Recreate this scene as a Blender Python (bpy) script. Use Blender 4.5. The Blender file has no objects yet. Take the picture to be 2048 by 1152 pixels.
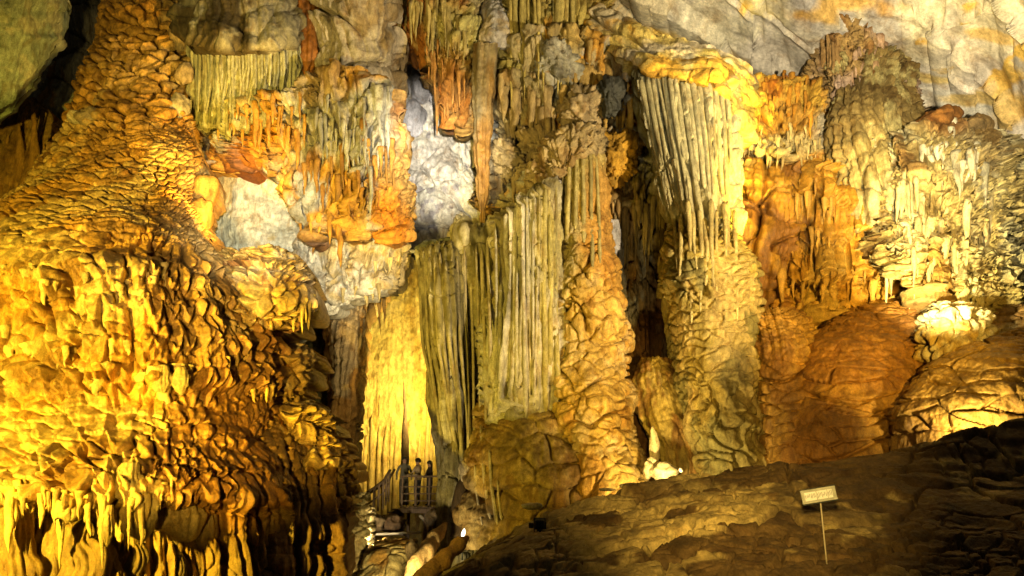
import bpy, math, random
import numpy as np
from mathutils import Vector

# ------------------------------------------------------------------ camera, world, lamps, exposure
SC = bpy.context.scene
COL = SC.collection
CAMZ = 1.6
PITCH = math.radians(14.0)
FPX = 1607.0                                   # focal length in pixels of a 2048 wide frame
cam_data = bpy.data.cameras.new('camera')
cam = bpy.data.objects.new('camera', cam_data)
COL.objects.link(cam)
cam.location = (0, 0, CAMZ)
cam.rotation_euler = (math.radians(90) + PITCH, 0, 0)
cam_data.sensor_width = 36.0
cam_data.lens = 36.0 * FPX / 2048.0
cam_data.clip_start = 0.1
cam_data.clip_end = 400
SC.camera = cam

CP, SP = math.cos(PITCH), math.sin(PITCH)


def at(px, py, Y):
    """world point that stands Y metres away from the camera (along the ground) in the direction of a photo point"""
    px = np.asarray(px, float); py = np.asarray(py, float); Y = np.asarray(Y, float)
    dx = (px - 1024.0) / FPX
    dy = (576.0 - py) / FPX
    wy = CP - dy * SP
    wz = SP + dy * CP
    t = Y / wy
    return np.stack(np.broadcast_arrays(dx * t, Y + 0 * t, CAMZ + wz * t), -1)


world = bpy.data.worlds.new('World')
SC.world = world
world.use_nodes = True
bg = world.node_tree.nodes['Background']
bg.inputs[0].default_value = (1.0, 0.86, 0.62, 1)      # the cave's own dim inter-reflected light, no sky in here
bg.inputs[1].default_value = 0.014


def flood(name, pos, target, watts, color, cone=90, blend=0.6, radius=0.15):
    ld = bpy.data.lights.new(name, 'SPOT')
    ld.energy = watts
    ld.color = color
    ld.spot_size = math.radians(cone)
    ld.spot_blend = blend
    ld.shadow_soft_size = radius
    o = bpy.data.objects.new(name, ld)
    COL.objects.link(o)
    o.location = tuple(pos)
    d = Vector(tuple(target)) - Vector(tuple(pos))
    o.rotation_euler = d.to_track_quat('-Z', 'Y').to_euler()
    return o


AMBER = (1.0, 0.59, 0.09)
YEL = (1.0, 0.72, 0.07)
WARM = (1.0, 0.75, 0.31)
PALE = (1.0, 0.90, 0.66)
# unseen fill floods added around the camera to wash the upper hall
flood('hall_fill', (-5.0, 2.0, 2.2), at(700, 190, 27), 9000, WARM, 46, 0.8, 0.2)
flood('hall_fill', (13.5, 8.5, 4.4), at(1020, 290, 27), 24000, (1.0, 0.80, 0.46), 52, 0.8, 0.2)
flood('hall_fill', (4.0, 2.0, 3.0), at(1800, 0, 27), 44000, (1.0, 0.87, 0.58), 44, 0.9, 0.3)
flood('amber_fill', (8.5, 3.5, 4.2), at(1670, 540, 25), 19000, (1.0, 0.62, 0.10), 30, 0.8, 0.2)  # unseen fill added to light the amber masses and the dome
# narrow unseen spots, added to brighten: the orange column, and the pale rock faces between the hanging masses
flood('column_fill', (6.5, 3.0, 2.0), at(1185, 720, 25), 12000, (1.0, 0.62, 0.12), 17, 0.7, 0.15)
flood('pale_fill', (0.6, 1.0, 3.0), at(868, 310, 31), 72000, (1.0, 0.92, 0.74), 12, 1.0, 0.1)
flood('pale_fill', (-0.8, 1.0, 3.0), at(510, 450, 29), 38000, (1.0, 0.92, 0.70), 13, 1.0, 0.1)
flood('pale_fill', (-0.4, 1.0, 2.6), at(705, 555, 27), 28000, (1.0, 0.88, 0.62), 9, 1.0, 0.1)
# yellow flood in front of the big left mound, then an added fill
flood('mound_flood', (-9.5, 4.0, 2.0), at(130, 790, 17), 21000, YEL, 78, 0.9, 0.2)
flood('mound_flood', (-4.0, 3.0, 1.0), at(530, 740, 20), 11000, (1.0, 0.66, 0.10), 27, 1.0, 0.2)  # fill added to brighten the lobes on the right flank
flood('mound_top_flood', at(520, 470, 21.0), at(280, 160, 27), 3600, AMBER, 80, 0.8, 0.2)
# lamp hidden in the niche behind the fluted column
flood('niche_flood', at(890, 800, 31.4), at(775, 700, 36), 3700, (1.0, 0.78, 0.20), 150, 0.8, 0.2)
# lamp behind the crest, in the gap between the two columns
flood('gap_flood', at(1322, 985, 20.6), at(1305, 900, 25), 700, (1.0, 0.75, 0.3), 130, 0.7, 0.08)
# lamps on the right
flood('side_flood', at(1610, 585, 23.2), at(1462, 300, 25.6), 6500, (1.0, 0.72, 0.05), 44, 0.7, 0.1)
flood('pale_flood', at(1865, 640, 20.6), at(1925, 430, 25.5), 3100, (1.0, 0.84, 0.38), 80, 0.6, 0.15)
flood('mound_glow', at(1945, 862, 18.7), at(1930, 790, 21), 420, (1.0, 0.78, 0.3), 140, 0.8, 0.08)
# lamp in the pit below the stairs, then one added to brighten the timber
flood('pit_flood', at(800, 1172, 21.6), at(790, 1080, 28), 650, (1, .80, .36), 150, 0.6, 0.1)
flood('stair_fill', at(745, 1085, 26.6), at(800, 1000, 30), 260, (1, .84, .5), 140, 0.6, 0.08)  # small unseen lamp added to brighten the stairs
# lamp that rakes over the bank
flood('bank_flood', (0.8, 2.0, 2.5), at(1470, 925, 16), 8500, (1.0, 0.66, 0.18), 31, 1.0, 0.2)

SC.view_settings.view_transform = 'Standard'
SC.view_settings.look = 'None'
SC.view_settings.exposure = 0.3
SC.view_settings.gamma = 1.0
SC.view_settings.use_curve_mapping = False
SC.cycles.use_denoising = True
SC.cycles.max_bounces = 3
SC.cycles.diffuse_bounces = 1
SC.cycles.sample_clamp_indirect = 4.0

# ------------------------------------------------------------------ numeric noise helpers
_RT = np.random.RandomState(11).rand(65536).astype(np.float32)
_PX, _PY, _PZ = np.int32(73856093), np.int32(19349663), np.int32(83492791)


def _mix(h, seed):
    h = h + np.int32((seed * 40503 + 977) & 0x7FFFFF)
    h = h ^ (h >> 13)
    return _RT[(h ^ (h >> 7)) & 0xFFFF]


def _h01(ix, iy, iz, seed):
    with np.errstate(over='ignore'):
        h = (np.asarray(ix).astype(np.int32) * _PX) ^ (np.asarray(iy).astype(np.int32) * _PY) ^ (np.asarray(iz).astype(np.int32) * _PZ)
        return _mix(h, seed)


def vnoise(P, seed=0):
    """smooth value noise in -1..1 at points P (...,3)"""
    f = np.floor(P)
    t = (P - f).astype(np.float32)
    t = t * t * t * (t * (t * 6 - 15) + 10)
    i = f.astype(np.int32)
    r = np.float32(0)
    with np.errstate(over='ignore'):
        hx = (i[..., 0] * _PX, (i[..., 0] + np.int32(1)) * _PX)
        hy = (i[..., 1] * _PY, (i[..., 1] + np.int32(1)) * _PY)
        hz = (i[..., 2] * _PZ, (i[..., 2] + np.int32(1)) * _PZ)
        tx, ty, tz = t[..., 0], t[..., 1], t[..., 2]
        wx = (1 - tx, tx); wy = (1 - ty, ty); wz = (1 - tz, tz)
        for a in (0, 1):
            for b in (0, 1):
                hab = hx[a] ^ hy[b]; wab = wx[a] * wy[b]
                for c in (0, 1):
                    r = r + wab * wz[c] * _mix(hab ^ hz[c], seed)
    return r * 2 - 1


def fbm(P, freq=1.0, octaves=4, seed=0, gain=0.5, stretch=(1, 1, 1)):
    Q = P * (np.array(stretch, float) * freq) + 17.31
    a, s = 1.0, 0
    for k in range(octaves):
        s = s + a * vnoise(Q, seed + k * 7)
        Q = Q * 2.03 + 5.7
        a *= gain
    return s


def noise1(x, seed=0):
    z = np.zeros_like(x)
    return vnoise(np.stack([x, z + 0.37, z + 0.71], -1), seed)


def vor2(u, v, seed=0, jitter=0.85):
    """F1, F2, hash of the cell, offsets to the cell's seed"""
    u = np.asarray(u, np.float32); v = np.asarray(v, np.float32)
    iu, iv = np.floor(u).astype(np.int32), np.floor(v).astype(np.int32)
    F1 = np.full(u.shape, 9.0); F2 = np.full(u.shape, 9.0)
    ID = np.zeros(u.shape); DU = np.zeros(u.shape); DV = np.zeros(u.shape)
    z = np.zeros_like(iu)
    for a in (-1, 0, 1):
        for b in (-1, 0, 1):
            cu, cv = iu + a, iv + b
            h1 = _h01(cu, cv, z, seed); h2 = _h01(cu, cv, z, seed + 31)
            du = u - (cu + 0.5 + (h1 - 0.5) * jitter)
            dv = v - (cv + 0.5 + (h2 - 0.5) * jitter)
            d = np.sqrt(du * du + dv * dv)
            m = d < F1
            F2 = np.where(m, F1, np.minimum(F2, d))
            F1 = np.where(m, d, F1)
            ID = np.where(m, _h01(cu, cv, z, seed + 57), ID)
            DU = np.where(m, du, DU); DV = np.where(m, dv, DV)
    return F1, F2, ID, DU, DV


def sst(a, b, x):
    t = np.clip((x - a) / (b - a), 0, 1)
    return t * t * (3 - 2 * t)


# ------------------------------------------------------------------ displacement patterns (metres outward)
class G:
    """what a pattern may look at: P points, U across, V up (both metres), PX/PY photo points, A/B grid parameters"""


def rock(amp=0.06, freq=0.8, octaves=5, seed=1, stretch=(1, 1, 1)):
    return lambda g: amp * fbm(g.P, freq, octaves, seed, 0.52, stretch)


def vor_edge(u, v, su, sv, seed, jitter=0.9):
    """like vor2, plus the distance in metres to the border of the cell"""
    u = np.asarray(u, np.float32); v = np.asarray(v, np.float32)
    iu, iv = np.floor(u).astype(np.int32), np.floor(v).astype(np.int32)
    z = np.zeros_like(iu)
    big = np.full(u.shape, 9.0, np.float32)
    F1, F2 = big, big
    ID = DU = DV = DU2 = DV2 = np.zeros(u.shape, np.float32)
    for a in (-1, 0, 1):
        for b in (-1, 0, 1):
            cu, cv = iu + a, iv + b
            du = u - (cu + 0.5 + (_h01(cu, cv, z, seed) - 0.5) * jitter)
            dv = v - (cv + 0.5 + (_h01(cu, cv, z, seed + 31) - 0.5) * jitter)
            d = np.sqrt(du * du + dv * dv)
            m = d < F1
            m2 = (d < F2) & ~m
            DU2 = np.where(m, DU, np.where(m2, du, DU2)); DV2 = np.where(m, DV, np.where(m2, dv, DV2))
            F2 = np.where(m, F1, np.where(m2, d, F2))
            F1 = np.where(m, d, F1)
            ID = np.where(m, _h01(cu, cv, z, seed + 57), ID)
            DU = np.where(m, du, DU); DV = np.where(m, dv, DV)
    ax, ay = DU2 - DU, DV2 - DV
    L = np.sqrt(ax * ax + ay * ay) + 1e-5
    d = (F2 * F2 - F1 * F1) / (2 * L)
    dm = d / np.sqrt((ax / L / su) ** 2 + (ay / L / sv) ** 2)
    return F1, dm, ID, DU, DV


def cells(su=0.9, sv=0.5, pillow=0.14, crack=0.12, width=0.10, tilt=0.12, seed=3, warp=0.35, cover=0.06):
    """plates of flowstone between deep narrow cracks; su, sv are the plate sizes in metres"""
    def f(g):
        w1 = fbm(g.P, 0.7 / su, 2, seed + 5, 0.5); w2 = fbm(g.P, 0.7 / su, 2, seed + 9, 0.5)
        u = g.U / su + 1.2 * warp * w1; v = g.V / sv + 1.2 * warp * w2
        F1, dm, ID, DU, DV = vor_edge(u, v, su, sv, seed)
        dp = sst(-0.45, 0.45, fbm(g.P, 0.45, 3, seed + 77, 0.6))
        rnd = 0.16 * min(su, sv) + 0.03
        h = 0.45 * pillow * np.clip(1 - (F1 / 0.95) ** 2, 0, 1) + 0.75 * pillow * (1 - np.exp(-dm / rnd))
        h = h * (0.5 + 0.6 * dp) - 0.4 * tilt * DV * (0.3 + 1.2 * ID) + 0.2 * pillow * (ID - 0.5)
        w = (0.028 + 0.38 * width * min(su, sv)) * (0.55 + 0.9 * sst(-0.6, 0.6, fbm(g.P, 1.3, 2, seed + 88)))
        return h - 1.5 * crack * (cover + (1 - cover) * dp) * (1 - sst(0.3 * w, w, dm))
    return f


def flutes(sp=0.35, amp=0.09, seed=5, wob=0.25, sharp=0.7, along=0.25, use_b=True, length_var=0.4):
    """vertical ribs of varying width that follow the edges of the body"""
    def f(g):
        u = (g.UB if use_b else g.U) / sp
        u = u + 1.1 * noise1(u / 3.7, seed + 31) + 0.5 * noise1(u / 1.9, seed + 33)
        q = np.stack([g.U * 0.35, g.V * along * 0.5, 0 * g.U], -1)
        u = u + wob * 1.6 * vnoise(q * 1.0, seed) + 0.35 * wob * vnoise(q * np.array([4.0, 3.0, 1]), seed + 2)
        k = np.floor(u); t = u - k
        z = np.zeros_like(k, dtype=np.int32)
        r = _h01(k.astype(np.int32), z, z, seed + 11)
        prof = np.power(np.clip(np.sin(np.pi * t), 0, 1), sharp)
        h = amp * (0.15 + 1.2 * r) * prof * (1 + 0.35 * vnoise(np.stack([g.U * 0.8, g.V * 0.25, 0 * g.U], -1), seed + 21))
        h = h * (1 + length_var * vnoise(np.stack([k * 3.7, g.V * along, z + 0.5], -1), seed + 3))
        # a second, finer comb
        u2 = u * 2.7 + 0.6 * vnoise(q * np.array([2.0, 2.0, 1]), seed + 8)
        h = h + 0.3 * amp * np.abs(np.sin(np.pi * u2)) ** 0.8
        return h
    return f


def tiers(zs, amp=0.35, tooth=0.35, tl=0.5, seed=9, drop=0.10, wav=0.25, ppm=None):
    """shelves that swell downwards and end in a fringe of drips; zs: list of shelf heights along V"""
    if ppm:                                            # shelf heights given as photo rows
        zs = [-q / ppm for q in zs]
    zs = sorted(zs)

    def f(g):
        U, V = g.U, (-g.PY / ppm if ppm else g.V)
        prev = None
        out = np.zeros_like(U)
        bounds = []
        for k, z0 in enumerate(zs):
            q = np.stack([U * 0.33, 0 * U + k * 3.1, 0 * U], -1)
            uu = U / tooth + 0.5 * vnoise(q * 2.3, seed + k)
            ci = np.floor(uu); t = uu - ci
            zi = np.zeros_like(ci, dtype=np.int32)
            L = tl * (0.15 + _h01(ci.astype(np.int32), zi + k, zi, seed) ** 1.6)
            b = z0 + wav * vnoise(q, seed + 40 + k) - L * (1 - np.abs(2 * t - 1) ** 1.7)
            bounds.append(b)
        for k in range(len(zs) - 1):
            lo, hi = bounds[k], bounds[k + 1]
            fr = (V - lo) / np.maximum(hi - lo, 0.05)
            prof = sst(0, drop, fr) * (1 - 0.85 * np.clip((fr - drop) / (1 - drop), 0, 1) ** 0.8)
            out = np.where((fr >= 0) & (fr < 1), amp * prof, out)
        return out
    return f


def masked(fn, mask):
    return lambda g: fn(g) * mask(g)


def band(y0, y1, soft=25):
    """mask by the formation's own height, given as photo rows"""
    return lambda g: sst(y0 - soft, y0 + soft, g.PY) * (1 - sst(y1 - soft, y1 + soft, g.PY))


# ------------------------------------------------------------------ rock colours (linear base colours)
C_TAN = (0.46, 0.35, 0.20)
C_GREYG = (0.36, 0.35, 0.25)
C_GREY = (0.40, 0.38, 0.34)
C_WHITE = (0.66, 0.62, 0.54)
C_CREAM = (0.60, 0.51, 0.33)
C_ORANGE = (0.50, 0.29, 0.09)
C_AMBER = (0.48, 0.29, 0.10)
C_RUST = (0.29, 0.15, 0.06)
C_BROWN = (0.20, 0.12, 0.05)
C_DARK = (0.10, 0.06, 0.03)
C_OLIVE = (0.24, 0.22, 0.10)
C_LAV = (0.50, 0.47, 0.47)


def paint(base, var=(), spots=(), streak=0.25, seed=2):
    """var: (colour, freq, threshold, softness, vertical stretch); spots: (px, py, rx, ry, colour, strength)"""
    def f(g):
        c = np.empty(g.P.shape); c[:] = base
        for k, (cc, fr, th, so, st) in enumerate(var):
            m = sst(th - so, th + so, fbm(g.P, fr * 1.7, 5, seed + 13 * k + 3, 0.6, (1, 1, st)))
            c = c + (np.array(cc) - c) * m[..., None]
        for k, (px, py, rx, ry, cc, s) in enumerate(spots):
            d = np.sqrt(((g.PX - px) / rx) ** 2 + ((g.PY - py) / ry) ** 2)
            d = d + 0.35 * fbm(g.P, 0.9, 4, seed + 71 + k, 0.55, (1, 1, 0.45))
            m = s * (1 - sst(0.55, 1.15, d))
            c = c + (np.array(cc) - c) * m[..., None]
        v = 1 + streak * fbm(g.P, 2.2, 4, seed + 90, 0.6, (1, 1, 0.22)) + 0.10 * fbm(g.P, 6, 2, seed + 95)
        c = c * np.clip(v, 0.35, 1.7)[..., None]
        lum = c.mean(-1, keepdims=True)                 # every rock colour gets a little more chroma than the palette
        return np.clip(lum + (c - lum) * 1.22, 0.01, 0.85)
    return f


def rock_material(name, rough=0.72, bump=0.8, scale=7.0, spec=0.3):
    m = bpy.data.materials.new(name)
    m.use_nodes = True
    nt = m.node_tree; N = nt.nodes; L = nt.links
    b = N['Principled BSDF']
    a = N.new('ShaderNodeAttribute'); a.attribute_name = 'stone'
    tc = N.new('ShaderNodeTexCoord')
    mp = N.new('ShaderNodeMapping'); mp.inputs['Scale'].default_value = (1, 1, 0.45)
    L.new(tc.outputs['Object'], mp.inputs['Vector'])
    n1 = N.new('ShaderNodeTexNoise'); n1.inputs['Scale'].default_value = scale
    n1.inputs['Detail'].default_value = 8; n1.inputs['Roughness'].default_value = 0.62
    L.new(mp.outputs[0], n1.inputs['Vector'])
    r1 = N.new('ShaderNodeMapRange'); r1.inputs['To Min'].default_value = 0.5; r1.inputs['To Max'].default_value = 1.45
    r1.inputs['From Min'].default_value = 0.25; r1.inputs['From Max'].default_value = 0.75
    L.new(n1.outputs['Fac'], r1.inputs['Value'])
    mx = N.new('ShaderNodeMix'); mx.data_type = 'RGBA'; mx.blend_type = 'MULTIPLY'; mx.inputs['Factor'].default_value = 1
    L.new(a.outputs['Color'], mx.inputs['A'])
    L.new(r1.outputs[0], mx.inputs['B'])
    n3 = N.new('ShaderNodeTexNoise'); n3.inputs['Scale'].default_value = scale * 0.42
    n3.inputs['Detail'].default_value = 9; n3.inputs['Roughness'].default_value = 0.68; n3.inputs['Distortion'].default_value = 0.6
    L.new(mp.outputs[0], n3.inputs['Vector'])
    r3 = N.new('ShaderNodeMapRange'); r3.inputs['From Min'].default_value = 0.52; r3.inputs['From Max'].default_value = 0.64
    r3.inputs['To Min'].default_value = 0.0; r3.inputs['To Max'].default_value = 0.75
    L.new(n3.outputs['Fac'], r3.inputs['Value'])
    ms = N.new('ShaderNodeMix'); ms.data_type = 'RGBA'; ms.blend_type = 'MULTIPLY'
    L.new(r3.outputs[0], ms.inputs['Factor'])
    L.new(mx.outputs['Result'], ms.inputs['A'])
    ms.inputs['B'].default_value = (0.62, 0.50, 0.38, 1)
    n4 = N.new('ShaderNodeTexNoise'); n4.inputs['Scale'].default_value = scale * 4.5
    n4.inputs['Detail'].default_value = 4; n4.inputs['Roughness'].default_value = 0.75
    L.new(tc.outputs['Object'], n4.inputs['Vector'])
    r4 = N.new('ShaderNodeMapRange'); r4.inputs['From Min'].default_value = 0.3; r4.inputs['From Max'].default_value = 0.7
    r4.inputs['To Min'].default_value = 0.6; r4.inputs['To Max'].default_value = 1.35
    L.new(n4.outputs['Fac'], r4.inputs['Value'])
    mf = N.new('ShaderNodeMix'); mf.data_type = 'RGBA'; mf.blend_type = 'MULTIPLY'; mf.inputs['Factor'].default_value = 1
    L.new(ms.outputs['Result'], mf.inputs['A']); L.new(r4.outputs[0], mf.inputs['B'])
    L.new(mf.outputs['Result'], b.inputs['Base Color'])
    n2 = N.new('ShaderNodeTexNoise'); n2.inputs['Scale'].default_value = scale * 2.2
    n2.inputs['Detail'].default_value = 6; n2.inputs['Roughness'].default_value = 0.7
    L.new(mp.outputs[0], n2.inputs['Vector'])
    bp = N.new('ShaderNodeBump'); bp.inputs['Strength'].default_value = bump; bp.inputs['Distance'].default_value = 0.08
    L.new(n2.outputs['Fac'], bp.inputs['Height'])
    L.new(bp.outputs[0], b.inputs['Normal'])
    r2 = N.new('ShaderNodeMapRange'); r2.inputs['To Min'].default_value = rough - 0.18; r2.inputs['To Max'].default_value = min(1, rough + 0.2)
    L.new(n1.outputs['Fac'], r2.inputs['Value'])
    L.new(r2.outputs[0], b.inputs['Roughness'])
    b.inputs['Specular IOR Level'].default_value = spec
    return m


M_ROCK = rock_material('limestone')
M_WET = rock_material('wet_flowstone', 0.55, 0.65, 6.0, 0.45)
M_SMOOTH = rock_material('smooth_ceiling_rock', 0.8, 0.3, 1.6, 0.25)
M_MUD = rock_material('muddy_rock', 0.7, 0.8, 3.0, 0.3)


def plain_material(name, color, rough=0.6, var=0.3, scale=8, stretch=(1, 1, 1), metal=0.0):
    m = bpy.data.materials.new(name)
    m.use_nodes = True
    nt = m.node_tree; N = nt.nodes; L = nt.links
    b = N['Principled BSDF']
    tc = N.new('ShaderNodeTexCoord')
    mp = N.new('ShaderNodeMapping'); mp.inputs['Scale'].default_value = stretch
    L.new(tc.outputs['Object'], mp.inputs['Vector'])
    n = N.new('ShaderNodeTexNoise'); n.inputs['Scale'].default_value = scale; n.inputs['Detail'].default_value = 6
    L.new(mp.outputs[0], n.inputs['Vector'])
    cr = N.new('ShaderNodeValToRGB')
    c = np.array(color)
    cr.color_ramp.elements[0].position = 0.3; cr.color_ramp.elements[1].position = 0.7
    cr.color_ramp.elements[0].color = (*(c * (1 - var)), 1)
    cr.color_ramp.elements[1].color = (*np.clip(c * (1 + var), 0, 1), 1)
    L.new(n.outputs['Fac'], cr.inputs[0])
    L.new(cr.outputs[0], b.inputs['Base Color'])
    b.inputs['Roughness'].default_value = rough
    b.inputs['Metallic'].default_value = metal
    return m


M_WOOD = plain_material('weathered_wood', (0.16, 0.10, 0.06), 0.75, 0.45, 5, (3, 3, 0.6))
M_PLANK = plain_material('pale_plank', (0.45, 0.38, 0.28), 0.7, 0.25, 5, (1, 4, 4))
M_METAL = plain_material('grey_metal', (0.30, 0.29, 0.24), 0.4, 0.25, 20, (1, 1, 1), 0.4)
M_POLE = plain_material('pole_paint', (0.42, 0.36, 0.22), 0.5, 0.25, 12)
M_BLACK = plain_material('dark_green_enamel', (0.03, 0.035, 0.025), 0.45, 0.3, 15)
M_SIGNWHITE = plain_material('sign_white', (0.78, 0.77, 0.72), 0.55, 0.06, 20)
M_SIGNGREY = plain_material('sign_grey', (0.40, 0.40, 0.33), 0.5, 0.25, 14)
M_INK = plain_material('sign_ink', (0.07, 0.07, 0.06), 0.6, 0.2, 20)
M_SKIN = plain_material('skin', (0.42, 0.24, 0.15), 0.55, 0.1, 10)
M_HAIR = plain_material('dark_hair', (0.02, 0.015, 0.012), 0.5, 0.3, 40)

# ------------------------------------------------------------------ object helpers


def tag(o, label=None, cat=None, group=None, kind=None):
    if label: o['label'] = label
    if cat: o['category'] = cat
    if group: o['group'] = group
    if kind: o['kind'] = kind
    return o


def thing(name, label, cat, base, group=None):
    o = bpy.data.objects.new(name, None)
    COL.objects.link(o)
    o.empty_display_size = 0.3
    o.location = tuple(base)
    return tag(o, label, cat, group, 'thing')


def mesh_obj(name, verts, faces, mat, parent=None, colors=None, smooth=True, kind=None):
    v = np.asarray(verts, float)
    off = np.zeros(3)
    root = parent
    while root is not None:
        off += np.array(root.location)
        root = root.parent
    v = v - off
    org = np.zeros(3)
    me = bpy.data.meshes.new(name)
    if isinstance(faces, np.ndarray):
        k = faces.shape[1]
        me.vertices.add(len(v)); me.vertices.foreach_set('co', v.astype(np.float32).ravel())
        me.loops.add(faces.size); me.loops.foreach_set('vertex_index', faces.astype(np.int32).ravel())
        me.polygons.add(len(faces))
        me.polygons.foreach_set('loop_start', np.arange(0, faces.size, k, dtype=np.int32))
        me.polygons.foreach_set('loop_total', np.full(len(faces), k, dtype=np.int32))
        me.update(calc_edges=True)
    else:
        me.from_pydata([tuple(p) for p in v], [], faces)
    me.polygons.foreach_set('use_smooth', np.full(len(me.polygons), smooth, dtype=bool))
    if colors is not None:
        ca = me.attributes.new('stone', 'FLOAT_COLOR', 'POINT')
        rgba = np.ones((len(v), 4), np.float32); rgba[:, :3] = colors
        ca.data.foreach_set('color', rgba.ravel())
    me.materials.append(mat)
    me.update()
    o = bpy.data.objects.new(name, me)
    COL.objects.link(o)
    if parent is not None:
        o.parent = parent
    if kind: o['kind'] = kind
    return o


def lerp_tab(tab, x):
    """smooth interpolation of a table whose first column is the abscissa"""
    t = np.array(tab, float)
    o = np.argsort(t[:, 0]); t = t[o]
    n = 400
    xs = np.linspace(t[0, 0], t[-1, 0], n)
    outs = []
    w = max(3, int(n / (len(t) * 3.0)) | 1)
    ker = np.hanning(w + 2)[1:-1]; ker /= ker.sum()
    for k in range(1, t.shape[1]):
        y = np.interp(xs, t[:, 0], t[:, k])
        yp = np.concatenate([2 * y[0] - y[1:w // 2 + 1][::-1], y, 2 * y[-1] - y[-w // 2:-1][::-1]])
        ys = np.convolve(yp, ker, 'same')[w // 2:w // 2 + n] if w > 1 else y
        outs.append(np.interp(x, xs, ys))
    return outs


SURF = {}


def project(P):
    """photo column, row and distance Y of world points"""
    d = P - np.array([0, 0, CAMZ])
    zc = d[:, 1] * CP + d[:, 2] * SP
    yc = -d[:, 1] * SP + d[:, 2] * CP
    return np.stack([1024 + FPX * d[:, 0] / zc, 576 - FPX * yc / zc, P[:, 1]], -1)


def snap(parent, px, py, Y, rad=9):
    """distance Y of the parent's own surface near a photo point, else the given Y"""
    best = None
    for q in SURF.get(parent.name, ()):
        m = (np.abs(q[:, 0] - px) < rad) & (np.abs(q[:, 1] - py) < rad)
        if m.any():
            y = np.percentile(q[m, 2], 20)
            best = y if best is None else min(best, y)
    return Y if best is None else best


def finish(name, PX, PY, Y, disp, colf, mat, parent, thick, kind=None, A=None, B=None, crag=1.0):
    if kind:
        crag = 0.2
    P = at(PX, PY, Y)
    n, m = PX.shape
    g = G(); g.P = P; g.PX = PX; g.PY = PY
    du = np.linalg.norm(np.diff(P, axis=1), axis=2)
    U = np.concatenate([np.zeros((n, 1)), np.cumsum(du, 1)], 1)
    U = U - U[:, m // 2:m // 2 + 1]
    dv = np.linalg.norm(np.diff(P[:, m // 2], axis=0), axis=1)
    V = -np.concatenate([[0], np.cumsum(dv)])[:, None] + np.zeros((1, m))
    V = V + P[-1, m // 2, 2] - V[-1, 0]
    j = int(np.argmax(U[:, -1] - U[:, 0]))             # widths are taken along the widest row so that ribs hang plumb
    if kind is None and np.all(np.diff(P[j, :, 0]) > 0):
        U = np.interp(P[..., 0], P[j, :, 0], U[j])
    g.U = U; g.V = V
    g.UB = (np.linspace(-0.5, 0.5, m)[None, :] + np.zeros((n, 1))) * np.mean(U[:, -1] - U[:, 0])
    g.A = A; g.B = B
    Tu = np.gradient(P, axis=1); Tv = np.gradient(P, axis=0)
    Nn = np.cross(Tu, Tv)
    if kind is None:                                  # rock here grows outwards and hangs down, it does not spike upwards
        L0 = np.linalg.norm(Nn, axis=2, keepdims=True) + 1e-9
        Nn = Nn / L0
        sgn = np.sign(np.mean(Nn[..., 1]) or 1)
        Nn[..., 2] *= 0.22
        Nn[..., 1] += 0.25 * sgn
    Nn /= np.linalg.norm(Nn, axis=2, keepdims=True) + 1e-9
    tocam = np.array([0, 0, CAMZ]) - P
    if np.mean(np.sum(Nn * tocam, 2)) < 0:
        Nn = -Nn
        flip = True
    else:
        flip = False
    h = crag * (0.035 * fbm(P, 2.4, 4, 77, 0.65) + 0.03 * fbm(P, 3.4, 3, 78, 0.6, (1.6, 1.6, 0.25)) - 0.05 * np.abs(fbm(P, 1.3, 3, 79, 0.6, (1, 1, 0.5))))
    for d in disp:
        h = h + d(g)
    C = colf(g).reshape(-1, 3)
    P2 = (P + Nn * np.asarray(h)[..., None] if len(disp) else P)
    V0 = P2.reshape(-1, 3)
    if parent is not None:
        SURF.setdefault(parent.name, []).append(project(P2[::3, ::3].reshape(-1, 3)))
    idx = np.arange(n * m).reshape(n, m)
    f = np.stack([idx[:-1, :-1], idx[1:, :-1], idx[1:, 1:], idx[:-1, 1:]], -1).reshape(-1, 4)
    # rim that runs back into the rock behind
    ring = np.concatenate([idx[0, :], idx[1:, -1], idx[-1, -2::-1], idx[-2:0:-1, 0]])
    verts = [V0]; cols = [C]; faces = [f]
    prev = ring; base = n * m
    RP = V0[ring]; k = len(ring)
    cen = RP.mean(0)
    for s, (fb, shr) in enumerate(((0.3, 0.02), (0.7, 0.05), (1.0, 0.10))):
        q = RP + np.array([0, thick * fb, 0]) + (cen - RP) * shr * np.array([1, 0, 1])
        q = q + (0.06 * fbm(q, 1.1, 3, 5))[:, None]
        verts.append(q); cols.append(C[ring])
        cur = base + np.arange(k)
        a, b = prev, np.roll(prev, -1); c, d2 = np.roll(cur, -1), cur
        faces.append(np.stack([a, d2, c, b], -1))
        prev = cur; base += k
    F = np.concatenate(faces)
    if flip:
        F = F[:, ::-1]
    return mesh_obj(name, np.concatenate(verts), F, mat, parent, np.concatenate(cols), True, kind), P2


STEP = 1.75


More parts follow.
